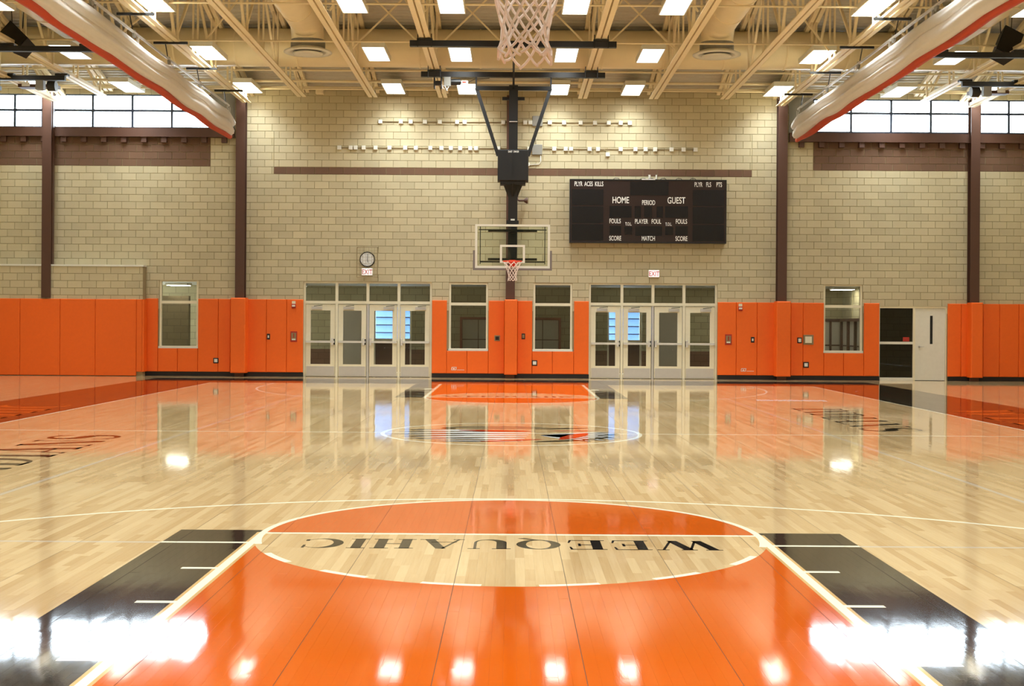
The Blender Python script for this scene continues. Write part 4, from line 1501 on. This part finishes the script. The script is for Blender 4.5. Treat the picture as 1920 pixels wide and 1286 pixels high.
def make_backstop(label):
    D = 30.87                                     # face of the glass
    MY = 31.42                                    # mast
    t = thing('basketball_backstop', (0, MY, 7.72), label, 'basketball hoop', 'ceiling-hung basketball backstops')
    # beams clamped under the trusses
    for yb2 in (31.42, 27.97):
        b = MB().box(-2.3, 2.27, yb2 - .065, yb2 + .065, 7.66, 7.79).build('support_beam', M['black'], t)
        for xx in (-1.97, 1.93):
            MB().box(xx - .17, xx + .17, yb2 - .09, yb2 + .09, 7.79, 7.83).build('clamp_plate', M['black'], b)
            for s in (-1, 1):
                MB().tube([(xx + s * .15, yb2 - .08, 7.64), (xx + s * .15, yb2 - .08, 7.93)], .012, 6).build('clamp_bolt', M['black'], b)
    # hinged frame
    zt_ = 7.39
    MB().box(-.95, .95, MY - .05, MY + .05, zt_ - .05, zt_ + .05).build('hinge_bar', M['black'], t)
    for s in (-1, 1):
        MB().bar((s * .93, MY, zt_ + .04), (s * .93, MY, 7.67), .04, .06).build('hanger', M['black'], t)
        MB().bar((s * .92, MY, zt_), (s * .37, MY - .12, 5.70), .085, .06, up=(0, 1, 0)).build('strut', M['black'], t)
    MB().box(-.11, .11, MY - .09, MY + .09, 5.0, 7.46).build('upper_mast', M['black'], t)
    MB().box(-.28, .28, MY + .10, MY + .15, 7.12, 7.20).build('stop_bar', M['black'], t)
    MB().bar((0, 27.97, 7.66), (0, MY - .1, 7.40), .05, .07).build('fold_brace', M['black'], t)
    MB().tube([(-.1, MY - .11, 6.55), (.1, MY - .11, 6.55)], .012, 6).build('strap', M['steel'], t)
    # padded counterweight box with a line of lettering
    bx_ = MB().cbox(-.38, .38, MY - .26, MY + .12, 5.07, 5.84, .02).build('equipment_box', M['blackpad'], t)
    MB().box(-.006, .006, MY - .264, MY - .2605, 5.1, 5.8).build('seam', M['black'], bx_)
    MB().box(-.31, .31, MY - .20, MY + .10, 4.98, 5.07).build('bottom_plate', M['black'], t)
    MB().lathe([(0.02, 0), (.13, 0), (.13, .02), (.24, .30)], (0, MY, 4.70), 'z', 4).build('mast_socket', M['black'], t)
    MB().box(-.115, .115, MY - .1, MY + .1, 3.1, 4.98).build('lower_mast', M['black'], t)
    MB().box(-.15, .15, MY - .13, MY + .13, 4.02, 4.10).build('mast_collar', M['black'], t)
    MB().box(-.05, .05, MY - .136, MY - .131, 4.10, 4.14).build('mast_label', M['white'], t)
    for zz in (3.12, 3.82):
        MB().box(-.60, .60, D + .06, D + .12, zz - .03, zz + .03).build('board_bracket', M['black'], t)
        MB().box(-.08, .08, D + .12, MY - .1, zz - .04, zz + .04).build('board_arm', M['black'], t)
    # glass board
    z0, z1 = 2.90, 3.97
    gb = MB().box(-.90, .90, D, D + .012, z0 + .015, z1 - .015).build('glass_board', M['boardglass'], t)
    m = MB()
    m.box(-.915, -.86, D - .012, D + .03, z0, z1).box(.86, .915, D - .012, D + .03, z0, z1)
    m.box(-.86, .86, D - .012, D + .03, z1 - .05, z1).box(-.86, .86, D - .012, D + .03, z0, z0 + .055)
    m.build('board_frame', M['white'], t)
    m = MB()
    q0, q1 = 3.03, 3.47
    m.box(-.305, -.255, D - .006, D - .001, q0, q1).box(.255, .305, D - .006, D - .001, q0, q1)
    m.box(-.255, .255, D - .006, D - .001, q1 - .05, q1).box(-.255, .255, D - .006, D - .001, q0, q0 + .05)
    m.build('target_square', M['white'], gb)
    m = MB()
    for zz in (3.84, 3.93):
        m.box(-.83, .83, D + .035, D + .055, zz - .012, zz + .012)
    m.box(-.80, .80, D + .035, D + .055, 3.04, 3.075)
    for s in (-1, 1):
        m.box(s * .79 - .01, s * .79 + .01, D + .035, D + .055, 3.0, 3.93)
    m.build('back_frame', M['black'], t)
    m = MB()
    m.box(-.96, .96, D - .03, D + .05, z0 - .05, z0 - .001)
    m.box(-.965, -.916, D - .03, D + .05, z0 - .05, 3.33).box(.916, .965, D - .03, D + .05, z0 - .05, 3.33)
    m.build('edge_padding', M['greypad'], t)
    # rim, bracket and net
    rc = (0, D - .38, 3.05)
    rim = MB().tube([(rc[0] + .2285 * math.cos(2 * math.pi * k / 40), rc[1] + .2285 * math.sin(2 * math.pi * k / 40), rc[2]) for k in range(40)], .011, 8, closed=True).build('rim', M['rim'], t, smooth=True)
    m = MB().box(-.11, .11, D - .15, D - .013, 3.015, 3.04).box(-.075, .075, D - .03, D - .0125, 2.93, 3.10)
    m.bar((-.06, D - .17, 3.03), (-.05, D - .02, 2.95), .02, .02).bar((.06, D - .17, 3.03), (.05, D - .02, 2.95), .02, .02)
    m.build('rim_bracket', M['rim'], t)
    net_mesh((rc[0], rc[1], 3.04), .2285, [(.226, .0), (.190, .07), (.155, .14), (.128, .205), (.108, .27), (.094, .325), (.092, .375), (.108, .42), (.106, .455)]).build('net', M['net'], t)
    return t


bs = make_backstop('far basketball hoop with glass board hung from the roof on a black mast')
bpy.context.view_layer.update()
near_bs = copy_tree(bs)
near_bs['label'] = 'near basketball hoop, only its white net hanging in at the top'
near_bs.rotation_euler = (0, 0, math.pi)
near_bs.location = (0.045, 2 * MID - 31.42, 7.72)


def text_mesh(txt, size, xs_, mat, name, parent, cx, y, z, align='CENTER', bold=0.012):
    cu = bpy.data.curves.new('tmp', 'FONT')
    cu.body = txt
    cu.size = 1.0
    cu.align_x = align
    cu.extrude = 0.0
    cu.offset = bold
    ob = bpy.data.objects.new('tmp', cu)
    COL.objects.link(ob)
    bpy.context.view_layer.update()
    me = bpy.data.meshes.new_from_object(ob.evaluated_get(bpy.context.evaluated_depsgraph_get()))
    bpy.data.objects.remove(ob)
    k = size / 0.70
    for v_ in me.vertices:
        v_.co = (v_.co.x * k * xs_, 0.0, v_.co.y * k)
    me.materials.clear()
    me.materials.append(mat)
    o = bpy.data.objects.new(name, me)
    COL.objects.link(o)
    o.parent = parent
    pw = wloc(parent)
    o.location = (cx - pw[0], y - pw[1], z - pw[2])
    return o


ebox = [c for c in bs.children if c.name.startswith('equipment_box')][0]
text_mesh('DART  OMNER', 0.045, 0.62, M['letter'], 'lettering', ebox, 0.01, 31.42 - .2615, 5.765)

# winch on the beam behind the net
t = thing('hoist_winch', (-1.7, 31.42, 7.35), 'black and silver hoist winch under the beam of the far hoop', 'winch')
MB().lathe([(0, -.1), (.15, -.1), (.15, -.07), (.06, -.07), (.06, .07), (.15, .07), (.15, .1), (0, .1)], (-1.88, 31.42, 7.51), 'x', 20).build('drum', M['black'], t)
MB().cbox(-1.73, -1.56, 31.33, 31.5, 7.42, 7.655, .01).build('gearbox', M['greybox'], t)
MB().lathe([(0, 0), (.075, 0), (.075, .24), (0, .24)], (-1.555, 31.42, 7.54), 'x', 16).build('motor', M['black'], t)
m = MB()
m.tube([(-1.8, 31.36, 7.5), (-1.75, 31.3, 7.36), (-1.66, 31.34, 7.32), (-1.6, 31.36, 7.44)], .014, 6)
m.tube([(-1.82, 31.34, 7.44), (-1.70, 31.3, 7.42), (-1.64, 31.3, 7.30)], .012, 6)
m.build('cable_loop', M['steel'], t)
MB().cbox(-1.30, -1.13, 31.36, 31.38, 7.48, 7.57, .003).build('tag_plate', M['white'], t)
MB().box(-1.27, -1.18, 31.357, 31.3595, 7.51, 7.545).build('tag_mark', M['red'], t)
MB().bar((-1.30, 31.40, 7.53), (-1.32, 31.42, 7.53), .03, .03).build('tag_stem', M['black'], t)
MB().tube([(-1.2, 31.42, 7.50), (-.95, 31.42, 7.62), (-.6, 31.42, 7.64)], .008, 6).build('wire', M['black'], t)

# ------------------------------------------------------------------ side-court backstop beams
for s, sn in ((-1, 'left'), (1, 'right')):
    t = thing('side_backstop_frame', (s * 11.5, 30.5, 7.5), 'black folded side-court backstop frame at the upper %s' % sn, 'backstop', 'side-court backstop frames')
    for xa, xb, yb2 in ((9.5, 14.2, 28.75), (11.42, 14.2, 32.2)):
        a0, a1 = sorted((s * xa, s * xb))
        b = MB().box(a0, a1, yb2 - .06, yb2 + .06, 7.66, 7.78).build('support_beam', M['black'], t)
        for xx in (9.7, 11.5, 12.88):
            if xx > xa:
                MB().box(s * xx - .16, s * xx + .16, yb2 - .08, yb2 + .08, 7.78, 7.83).build('clamp_plate', M['black'], b)
    a0, a1 = sorted((s * 13.0, s * 14.2))
    MB().box(a0, a1, 32.0, 32.1, 7.38, 7.48).build('hinge_bar', M['black'], t)
    for xx in (13.1, 13.8):
        MB().box(s * xx - .03, s * xx + .03, 32.1, 32.18, 7.40, 7.68).build('hanger', M['black'], t)
    wi = MB().lathe([(0, -.1), (.13, -.1), (.13, .1), (0, .1)], (s * 11.75, 32.2, 7.52), 'x', 18).build('winch_drum', M['black'], t)
    MB().cbox(min(s * 11.95, s * 12.15), max(s * 11.95, s * 12.15), 32.1, 32.28, 7.42, 7.655, .01).build('winch_gearbox', M['greybox'], t)
    a0, a1 = sorted((s * 12.3, s * 12.5))
    MB().cbox(a0, a1, 32.12, 32.14, 7.50, 7.60, .003).build('tag_plate', M['white'], t)
    a0, a1 = sorted((s * 11.9, s * 12.9))
    MB().box(a0, a1, 32.9, 33.2, 7.62, 7.70).build('counterweight', M['brown'], t)

# loudspeakers
for s, sn, (cx, cy) in ((-1, 'left', (33, 76)), (1, 'right', (1886, 86))):
    D = 29.3
    X, Z = px(cx, cy, D)
    t = thing('loudspeaker', (X, D, Z - .25), 'black loudspeaker hung at an angle at the upper %s' % sn, 'loudspeaker', 'hung loudspeakers')
    m = MB()
    hw_, hh, hd = .24, .36, .2
    n0 = len(m.v)
    m.v += [(-hw_, -hd, -hh), (hw_, -hd, -hh), (hw_ * .75, hd, -hh), (-hw_ * .75, hd, -hh), (-hw_, -hd, hh), (hw_, -hd, hh), (hw_ * .75, hd, hh), (-hw_ * .75, hd, hh)]
    for q_ in ((0, 3, 2, 1), (4, 5, 6, 7), (0, 1, 5, 4), (1, 2, 6, 5), (2, 3, 7, 6), (3, 0, 4, 7)):
        m.f.append(tuple(n0 + i for i in q_))
    rot = Matrix.Rotation(R(48 if s < 0 else -27), 3, 'Y') @ Matrix.Rotation(R(-25), 3, 'X')
    rot = Matrix.Rotation(R(-48 if s < 0 else 27), 3, 'Y') @ Matrix.Rotation(R(-20), 3, 'X')
    m.v = [tuple(rot @ Vector(p) + Vector((X, D, Z))) for p in m.v]
    m.build('cabinet', M['blackpad'], t)
    g = MB().box(-hw_ * .9, hw_ * .9, -hd - .012, -hd - .001, -hh * .93, hh * .93)
    g.v = [tuple(rot @ Vector(p) + Vector((X, D, Z))) for p in g.v]
    g.build('grille', M['black'], t)
    for dx in (-.2, .2):
        MB().tube([(X + dx * .6, D, Z + .28), (X + dx, D, deck_z(D) - .02)], .01, 6).build('hanging_cable', M['black'], t)

# ------------------------------------------------------------------ rolled divider curtains
for s, sn in ((-1, 'left'), (1, 'right')):
    y_end, y_st = 34.0, 10.0
    t = thing('rolled_curtain', (s * 7.6, y_end, 6.55), 'rolled white divider curtain with orange hem at the upper %s' % sn, 'curtain', 'rolled divider curtains')
    rg = random.Random(11 if s < 0 else 12)
    ph = [rg.uniform(0, 6.28) for _ in range(8)]
    N, SEG = 56, 150

    def wob(y, a, amp):
        return amp * (math.sin(y * 1.1 + ph[0] + 2 * a) * .5 + math.sin(y * 2.7 + ph[1] - 3 * a) * .3 + math.sin(y * .45 + ph[2]) * .6 + math.sin(5 * a + y * .6 + ph[3]) * .35 + math.sin(8 * a - y * .35 + ph[4]) * .45 + math.sin(11 * a + y * .25 + ph[7]) * .35)
    for nm, cz, rx, rz, cxo, mat, amp in (('mesh_bundle', 6.97, .16, .16, -.03, 'mesh_fabric', .011), ('vinyl_bundle', 6.75, .185, .185, .02, 'fabric', .016)):
        m = MB()
        for i in range(SEG + 1):
            y = y_st + (y_end - y_st) * i / SEG
            tail = min(1.0, 0.62 + (y_end - y) * 0.45)
            sag = -.025 * abs(math.sin(y * math.pi / 3.4)) - .008 * math.sin(y * 2.3 + ph[5])
            for k in range(N):
                a = 2 * math.pi * k / N
                q_ = 1 + wob(y, a, amp) / rx
                m.v.append((s * (7.6 + cxo + rx * tail * q_ * math.cos(a)), y, cz + sag + rz * tail * q_ * math.sin(a) - (1 - tail) * .2))
        for i in range(SEG):
            for k in range(N):
                j = (k + 1) % N
                m.f.append((i * N + k, i * N + j, (i + 1) * N + j, (i + 1) * N + k))
        m.f.append(tuple(range(N)))
        m.f.append(tuple(SEG * N + k for k in range(N)))
        m.build(nm, M[mat], t, smooth=True)
    m = MB()
    for i in range(SEG + 1):
        y = y_st + (y_end + 0.12 - y_st) * i / SEG
        tail = min(1.0, 0.62 + (y_end + .12 - y) * 0.45)
        sag = -.025 * abs(math.sin(y * math.pi / 3.4)) - .008 * math.sin(y * 2.3 + ph[5])
        wd = .85 + .28 * math.sin(y * 1.3 + ph[6]) * math.sin(y * .4 + ph[2])
        for k in range(5):
            a = R(-92) + (k - 2) * .25 * wd + .22
            m.v.append((s * (7.63 + (.225 * tail + .01) * math.cos(a)), y, 6.74 + sag - (1 - tail) * .2 + (.218 * tail + .012) * math.sin(a) - (.03 if k in (1, 2, 3) else 0)))
        for k in range(4, -1, -1):
            a = R(-92) + (k - 2) * .25 * wd + .22
            m.v.append((s * (7.63 + (.18 * tail) * math.cos(a)), y, 6.76 + sag - (1 - tail) * .2 + (.17 * tail) * math.sin(a)))
    for i in range(SEG):
        for k in range(10):
            j = (k + 1) % 10
            m.f.append((i * 10 + k, i * 10 + j, (i + 1) * 10 + j, (i + 1) * 10 + k))
    m.f.append(tuple(range(10)))
    m.f.append(tuple(SEG * 10 + k for k in range(10)))
    m.build('orange_hem', M['trim'], t, smooth=True)
    MB().tube([(s * 7.69, y_st, 7.39), (s * 7.69, 34.15, 7.39)], .03, 10).build('hoist_pipe', M['steel'], t, smooth=True)
    for k, y in enumerate((33.9, 31.0, 28.2, 25.6, 23.0)):
        MB().lathe([(0, -.02), (.085, -.02), (.085, .02), (0, .02)], (s * 7.69, y, 7.36), 'x', 18).build('pulley', M['greybox'], t)
        MB().tube([(s * 7.60, y, 7.30), (s * 7.60, y, 7.12)], .008, 6).build('lift_cable', M['steel'], t)
        MB().tube([(s * 7.67, y + .1, 7.30), (s * 7.63, y + .1, 7.10)], .008, 6).build('lift_cable', M['steel'], t)
        MB().bar((s * 7.2, y - .3, 7.69), (s * 7.95, y - .3, 7.69), .05, .05).build('hanger_bar', M['black'], t)
        MB().tube([(s * 7.69, y - .3, 7.67), (s * 7.69, y - .1, 7.40)], .012, 6).build('hanger_rod', M['black'], t)

# ------------------------------------------------------------------ things on the block wall
# scoreboard
x0, x1 = PX(1068, 35.85, 395), PX(1361.5, 35.85, 395)
zb_, zt_ = PZ(456, 1215, 35.85), PZ(337, 1215, 35.85)
YS = 35.78
t = thing('scoreboard', ((x0 + x1) / 2, YS, zb_), 'dark wall scoreboard with HOME, GUEST and PERIOD lettering', 'scoreboard')
MB().box(x0, x1, YS, WALL - .014, zb_, zt_).build('cabinet', M['score'], t)
SWd, SH = x1 - x0, zt_ - zb_


def sb(u0, u1, v0, v1):
    return x0 + u0 * SWd, x0 + u1 * SWd, zt_ - v1 * SH, zt_ - v0 * SH


m = MB()
for a in ((0, 1, 0, .018), (0, 1, .982, 1), (0, .006, .018, .982), (.994, 1, .018, .982)):
    p = sb(*a)
    m.box(p[0], p[1], YS - .014, YS, p[2], p[3])
m.build('bezel', M['blackpad'], t)
for a in ((.015, .215, .16, .41), (.015, .215, .43, .69), (.015, .215, .71, .965), (.785, .985, .16, .41), (.785, .985, .43, .69), (.785, .985, .71, .965),
          (.385, .63, .03, .25), (.255, .395, .42, .60), (.415, .455, .42, .60), (.475, .525, .42, .60), (.555, .595, .42, .60), (.61, .755, .42, .60),
          (.255, .33, .73, .87), (.35, .40, .745, .87), (.42, .59, .735, .885), (.61, .66, .745, .87), (.675, .755, .73, .87)):
    p = sb(*a)
    MB().box(p[0], p[1], YS - .006, YS - .0005, p[2], p[3]).build('digit_panel', M['scorepanel'], t)
for txt, u_, v_, hgt, xsc in (('PLYR', .055, .11, .072, .56), ('ACES', .12, .11, .072, .56), ('KILLS', .187, .11, .072, .56),
                              ('PLYR', .82, .11, .072, .56), ('FLS', .885, .11, .072, .56), ('PTS', .952, .11, .072, .56),
                              ('HOME', .325, .375, .100, .66), ('GUEST', .68, .375, .100, .66), ('PERIOD', .503, .40, .074, .58),
                              ('FOULS', .29, .692, .072, .60), ('T.O.L.', .376, .725, .05, .56), ('PLAYER', .458, .695, .072, .60), ('FOUL', .553, .695, .072, .60),
                              ('T.O.L.', .632, .725, .05, .56), ('FOULS', .713, .692, .072, .60),
                              ('SCORE', .292, .962, .072, .60), ('MATCH', .503, .962, .072, .60), ('SCORE', .714, .962, .072, .60)):
    text_mesh(txt, hgt * SH, xsc, M['letter'], 'lettering', t, x0 + u_ * SWd, YS - .0075, zt_ - v_ * SH)
for u_ in (.30, .47, .52, .60, .70, .79):
    xx = x0 + u_ * SWd
    MB().tube([(xx - .12, 35.9, zt_ - .01), (xx - .04, 35.9, zt_ + .05), (xx + .05, 35.9, zt_ + .045), (xx + .1, 35.9, zt_ - .01)], .008, 5).build('cable', M['black'], t)
for u_, w2 in ((.512, .03), (.556, .02)):
    xx = x0 + u_ * SWd
    MB().box(xx - w2, xx + w2, 35.93, WALL - .013, zt_ + .03, zt_ + .15).build('power_box', M['boxwhite'], t)
MB().cbox(x0 + .46 * SWd, x0 + .545 * SWd, YS - .018, YS - .0145, zt_ - .012, zt_ + .012, .002).build('maker_plate', M['letter'], t)

# clock with guard and EXIT signs
X, Z = px(688.5, 486, 35.9)
YC = WALL - .013
t = thing('wall_clock', (X, YC, Z - .21), 'round white wall clock inside a wire guard above the left doors', 'clock')
MB().lathe([(0.19, -.05), (.215, -.05), (.22, -.03), (.22, 0)], (X, YC, Z), 'y', 32).build('case', M['blackpad'], t)
MB().lathe([(0, -.045), (.19, -.045)], (X, YC, Z), 'y', 32).build('face', M['clockface'], t)
m = MB()
for k in range(12):
    a = 2 * math.pi * k / 12
    m.bar((X + .145 * math.sin(a), YC - .047, Z + .145 * math.cos(a)), (X + .172 * math.sin(a), YC - .047, Z + .165 * math.cos(a)), .008, .002, up=(0, 1, 0))
m.build('hour_marks', M['black'], t)
MB().bar((X, YC - .049, Z - .02), (X + .012, YC - .049, Z + .15), .012, .002, up=(0, 1, 0)).build('minute_hand', M['black'], t)
MB().bar((X, YC - .050, Z), (X + .02, YC - .050, Z - .09), .014, .002, up=(0, 1, 0)).build('hour_hand', M['black'], t)
gx0, gx1, gz0, gz1 = PX(669.5, 35.85, 490), PX(708, 35.85, 490), PZ(519.5, 690, 35.85), PZ(463.5, 690, 35.85)
g = thing('wire_guard', ((gx0 + gx1) / 2, YC, gz0), 'wire guard cage over the clock and left EXIT sign', 'guard')
m = MB()
yg = YC - .14
for a, b in (((gx0, gz0), (gx1, gz0)), ((gx1, gz0), (gx1, gz1)), ((gx1, gz1), (gx0, gz1)), ((gx0, gz1), (gx0, gz0))):
    m.tube([(a[0], yg, a[1]), (b[0], yg, b[1])], .011, 6)
for cx_, cz_ in ((gx0, gz0), (gx1, gz0), (gx0, gz1), (gx1, gz1)):
    m.tube([(cx_, yg, cz_), (cx_, YC, cz_)], .011, 6)
m.build('guard_frame', M['socket'], g)
for k in range(1, 7):
    xx = gx0 + (gx1 - gx0) * k / 7
    MB().tube([(xx, yg, gz0), (xx, yg, gz1)], .003, 5).build('guard_wire', M['socket'], g)
for k in range(1, 9):
    zz = gz0 + (gz1 - gz0) * k / 9
    MB().tube([(gx0, yg, zz), (gx1, yg, zz)], .003, 5).build('guard_wire', M['socket'], g)
for cx, cy, lab in ((688.5, 509.5, 'lit EXIT sign under the clock'), (1226.5, 513, 'lit EXIT sign above the right doors')):
    X, Z = px(cx, cy, 35.93)
    t = thing('exit_sign', (X, YC, Z - .11), lab, 'sign', 'EXIT signs')
    MB().cbox(X - .155, X + .155, YC - .06, YC, Z - .105, Z + .105, .008).build('housing', M['white'], t)
    MB().box(X - .145, X + .145, YC - .063, YC - .0605, Z - .095, Z + .095).build('face', M['exitface'], t)
    text_mesh('EXIT', .135, .74, M['exitred'], 'lettering', t, X, YC - .0645, Z - .068)

# rows of white junction boxes on conduit
UP = [713.2, 751.7, 770.5, 797, 824.7, 857.2, 871.3, 944, 984.7, 994.6, 1031, 1058, 1089, 1116, 1141.5, 1164, 1181.4]
LO = [636.3, 657.4, 666.8, 681.9, 704.3, 730.4, 760, 779.9, 807, 827.8, 845.5, 863, 882, 893, 934.6, 992.5, 1039.4, 1061, 1071, 1105.8,
      1121.5, 1164, 1191.8, 1210.8, 1228.8, 1259.6, 1282.2, 1304.6]


def jbox(cx, cy, lab, size=.058, mat='boxwhite'):
    X, Z = px(cx, cy, 35.95)
    o = MB().cbox(X - size, X + size, YC - .055, YC, Z - size, Z + size, .012).build('junction_box', M[mat])
    return tag(o, lab, 'box', 'white junction boxes' if mat == 'boxwhite' else 'grey enclosures')


for i, cx in enumerate(UP):
    jbox(cx, 228 + (cx - 713) * .0058, 'small white junction box on the upper conduit, %s from the left' % ORD[i])
for i, cx in enumerate(LO):
    jbox(cx, 276.6 + (cx - 636) * .0062, 'small white junction box on the lower conduit, %s from the left' % ORD[i])
jbox(1139.7, 289.7, 'small white junction box hanging below the lower conduit')
jbox(990, 308.5, 'small white junction box beside the black equipment box', .05)
jbox(1008, 227, 'grey enclosure on the upper conduit right of the mast', .145, 'greybox')
jbox(1007.4, 280.6, 'grey enclosure on the lower conduit right of the mast', .145, 'greybox')
for lst, y0_, k_, lab in ((UP, 228, .0058, 'upper'), (LO, 276.6, .0062, 'lower')):
    X, Z = px(lst[0], y0_, 35.97)
    t = thing('conduit', (X, YC - .018, Z), 'thin %s conduit linking the white junction boxes' % lab, 'conduit')
    for ca, cb in ((lst[0], 997), (1018, lst[-1])):
        pts = []
        for cx in (ca, cb):
            X, Z = px(cx, y0_ + (cx - lst[0]) * k_, 35.97)
            pts.append((X, YC - .018, Z))
        MB().tube(pts, .012, 8).build('conduit_run', M['socket'], t, smooth=True)
pp = [px(1014, 291, 35.97), px(1014, 303, 35.97), px(1011, 308, 35.97), px(993, 309, 35.97)]
tag(MB().tube([(a, YC - .02, b) for a, b in pp], .014, 8).build('conduit', M['boxwhite'], smooth=True), 'short bent conduit below the grey enclosure', 'conduit')
pp = [px(1005, 238, 35.97), px(1005, 270, 35.97)]
tag(MB().tube([(a, YC - .02, b) for a, b in pp], .012, 8).build('conduit', M['boxwhite'], smooth=True), 'vertical conduit between the two grey enclosures', 'conduit')
pp = [px(1123, 281.5, 35.97), px(1134, 281.5, 35.97), px(1139.7, 289, 35.97)]
tag(MB().tube([(a, YC - .02, b) for a, b in pp], .012, 8).build('conduit', M['socket'], smooth=True), 'short conduit to the hanging junction box', 'conduit')
# brown valve on the wall
X, Z = px(978, 376, 35.8)
t = thing('wall_valve', (X, 35.9, Z), 'brown pipe valve on the wall right of the mast', 'valve')
MB().tube([(X - .12, 35.80, Z + .18), (X - .12, 35.80, Z + .03), (X - .06, 35.80, Z), (X + .10, 35.80, Z)], .03, 10).build('pipe', M['brown'], t, smooth=True)
MB().lathe([(0, -.06), (.05, -.06), (.085, 0), (.085, .04), (0, .04)], (X + .14, 35.80, Z), 'x', 16).build('valve_head', M['brown'], t)
MB().tube([(X - .12, 35.80, Z + .18), (X - .12, YC, Z + .18)], .03, 10).build('wall_stub', M['brown'], t)

# outlets, switches and pull stations in the pads
YP = YW - .0505


def plate(cx, cy, w_, h_, lab, mat_frame, mat_face, cat='outlet', name='outlet', inner=.62):
    X, Z = px(cx, cy, 35.93)
    t_ = thing(name, (X, YP, Z - h_ / 2), lab, cat)
    MB().cbox(X - w_ / 2, X + w_ / 2, YP - .012, YP, Z - h_ / 2, Z + h_ / 2, .004).build('surround', M[mat_frame], t_)
    MB().cbox(X - w_ * inner / 2, X + w_ * inner / 2, YP - .018, YP - .0125, Z - h_ * inner / 2, Z + h_ * inner / 2, .003).build('face', M[mat_face], t_)
    return t_


plate(405, 676, .15, .15, 'square outlet low on the pad right of the left window', 'basebk', 'boxwhite')
plate(503.5, 631, .09, .16, 'small dark switch on the pad left of the left doors', 'basebk', 'boxwhite', 'switch', 'wall_switch', .45)
plate(932.5, 634, .16, .16, 'square outlet left of the padded centre column', 'socket', 'basebk')
plate(981.5, 630.5, .10, .16, 'small switch right of the padded centre column', 'basebk', 'socket', 'switch', 'wall_switch')
plate(1002.5, 680.5, .155, .155, 'square outlet low on the pad under the centre right window', 'basebk', 'boxwhite')
plate(1411.5, 637, .10, .16, 'small dark switch on the pad right of the right doors', 'basebk', 'boxwhite', 'switch', 'wall_switch', .45)
plate(1499.5, 638, .13, .16, 'white switch left of the beige box', 'basebk', 'boxwhite', 'switch', 'wall_switch')
plate(1516, 637, .29, .28, 'beige control box on the pad left of the right window', 'socket', 'frame', 'box', 'control_box', .66)
plate(1511.5, 684, .16, .16, 'square outlet low on the pad left of the right window', 'basebk', 'boxwhite')
for cx, cy, lab in ((551, 631, 'red pull station in the pad beside the left doors'), (1366, 636.5, 'red pull station in the pad beside the right doors')):
    t_ = plate(cx, cy, .19, .30, lab, 'red', 'socket', 'pull station', 'pull_station', .72)
    X, Z = px(cx, cy, 35.93)
    MB().box(X - .012, X + .012, YP - .03, YP - .0185, Z - .03, Z + .09).build('handle', M['red'], t_)
    MB().box(X - .05, X + .05, YP - .022, YP - .0185, Z - .10, Z - .06).build('label_plate', M['white'], t_)
for cx, cy, lab in ((551, 571, 'small alarm strobe at the top of the pad beside the left doors'), (1388.5, 576, 'small alarm strobe at the top of the pad right of the right doors')):
    X, Z = px(cx, cy, 35.93)
    t_ = thing('alarm_strobe', (X, YP, Z - .1), lab, 'alarm')
    MB().cbox(X - .06, X + .06, YP - .03, YP, Z - .10, Z + .02, .006).build('body', M['red'], t_)
    MB().cbox(X - .045, X + .045, YP - .05, YP - .031, Z - .06, Z - .01, .006).build('lens', M['white'], t_)
    MB().box(X - .05, X + .05, YP - .02, YP, Z + .021, Z + .10).build('back_plate', M['frame'], t_)
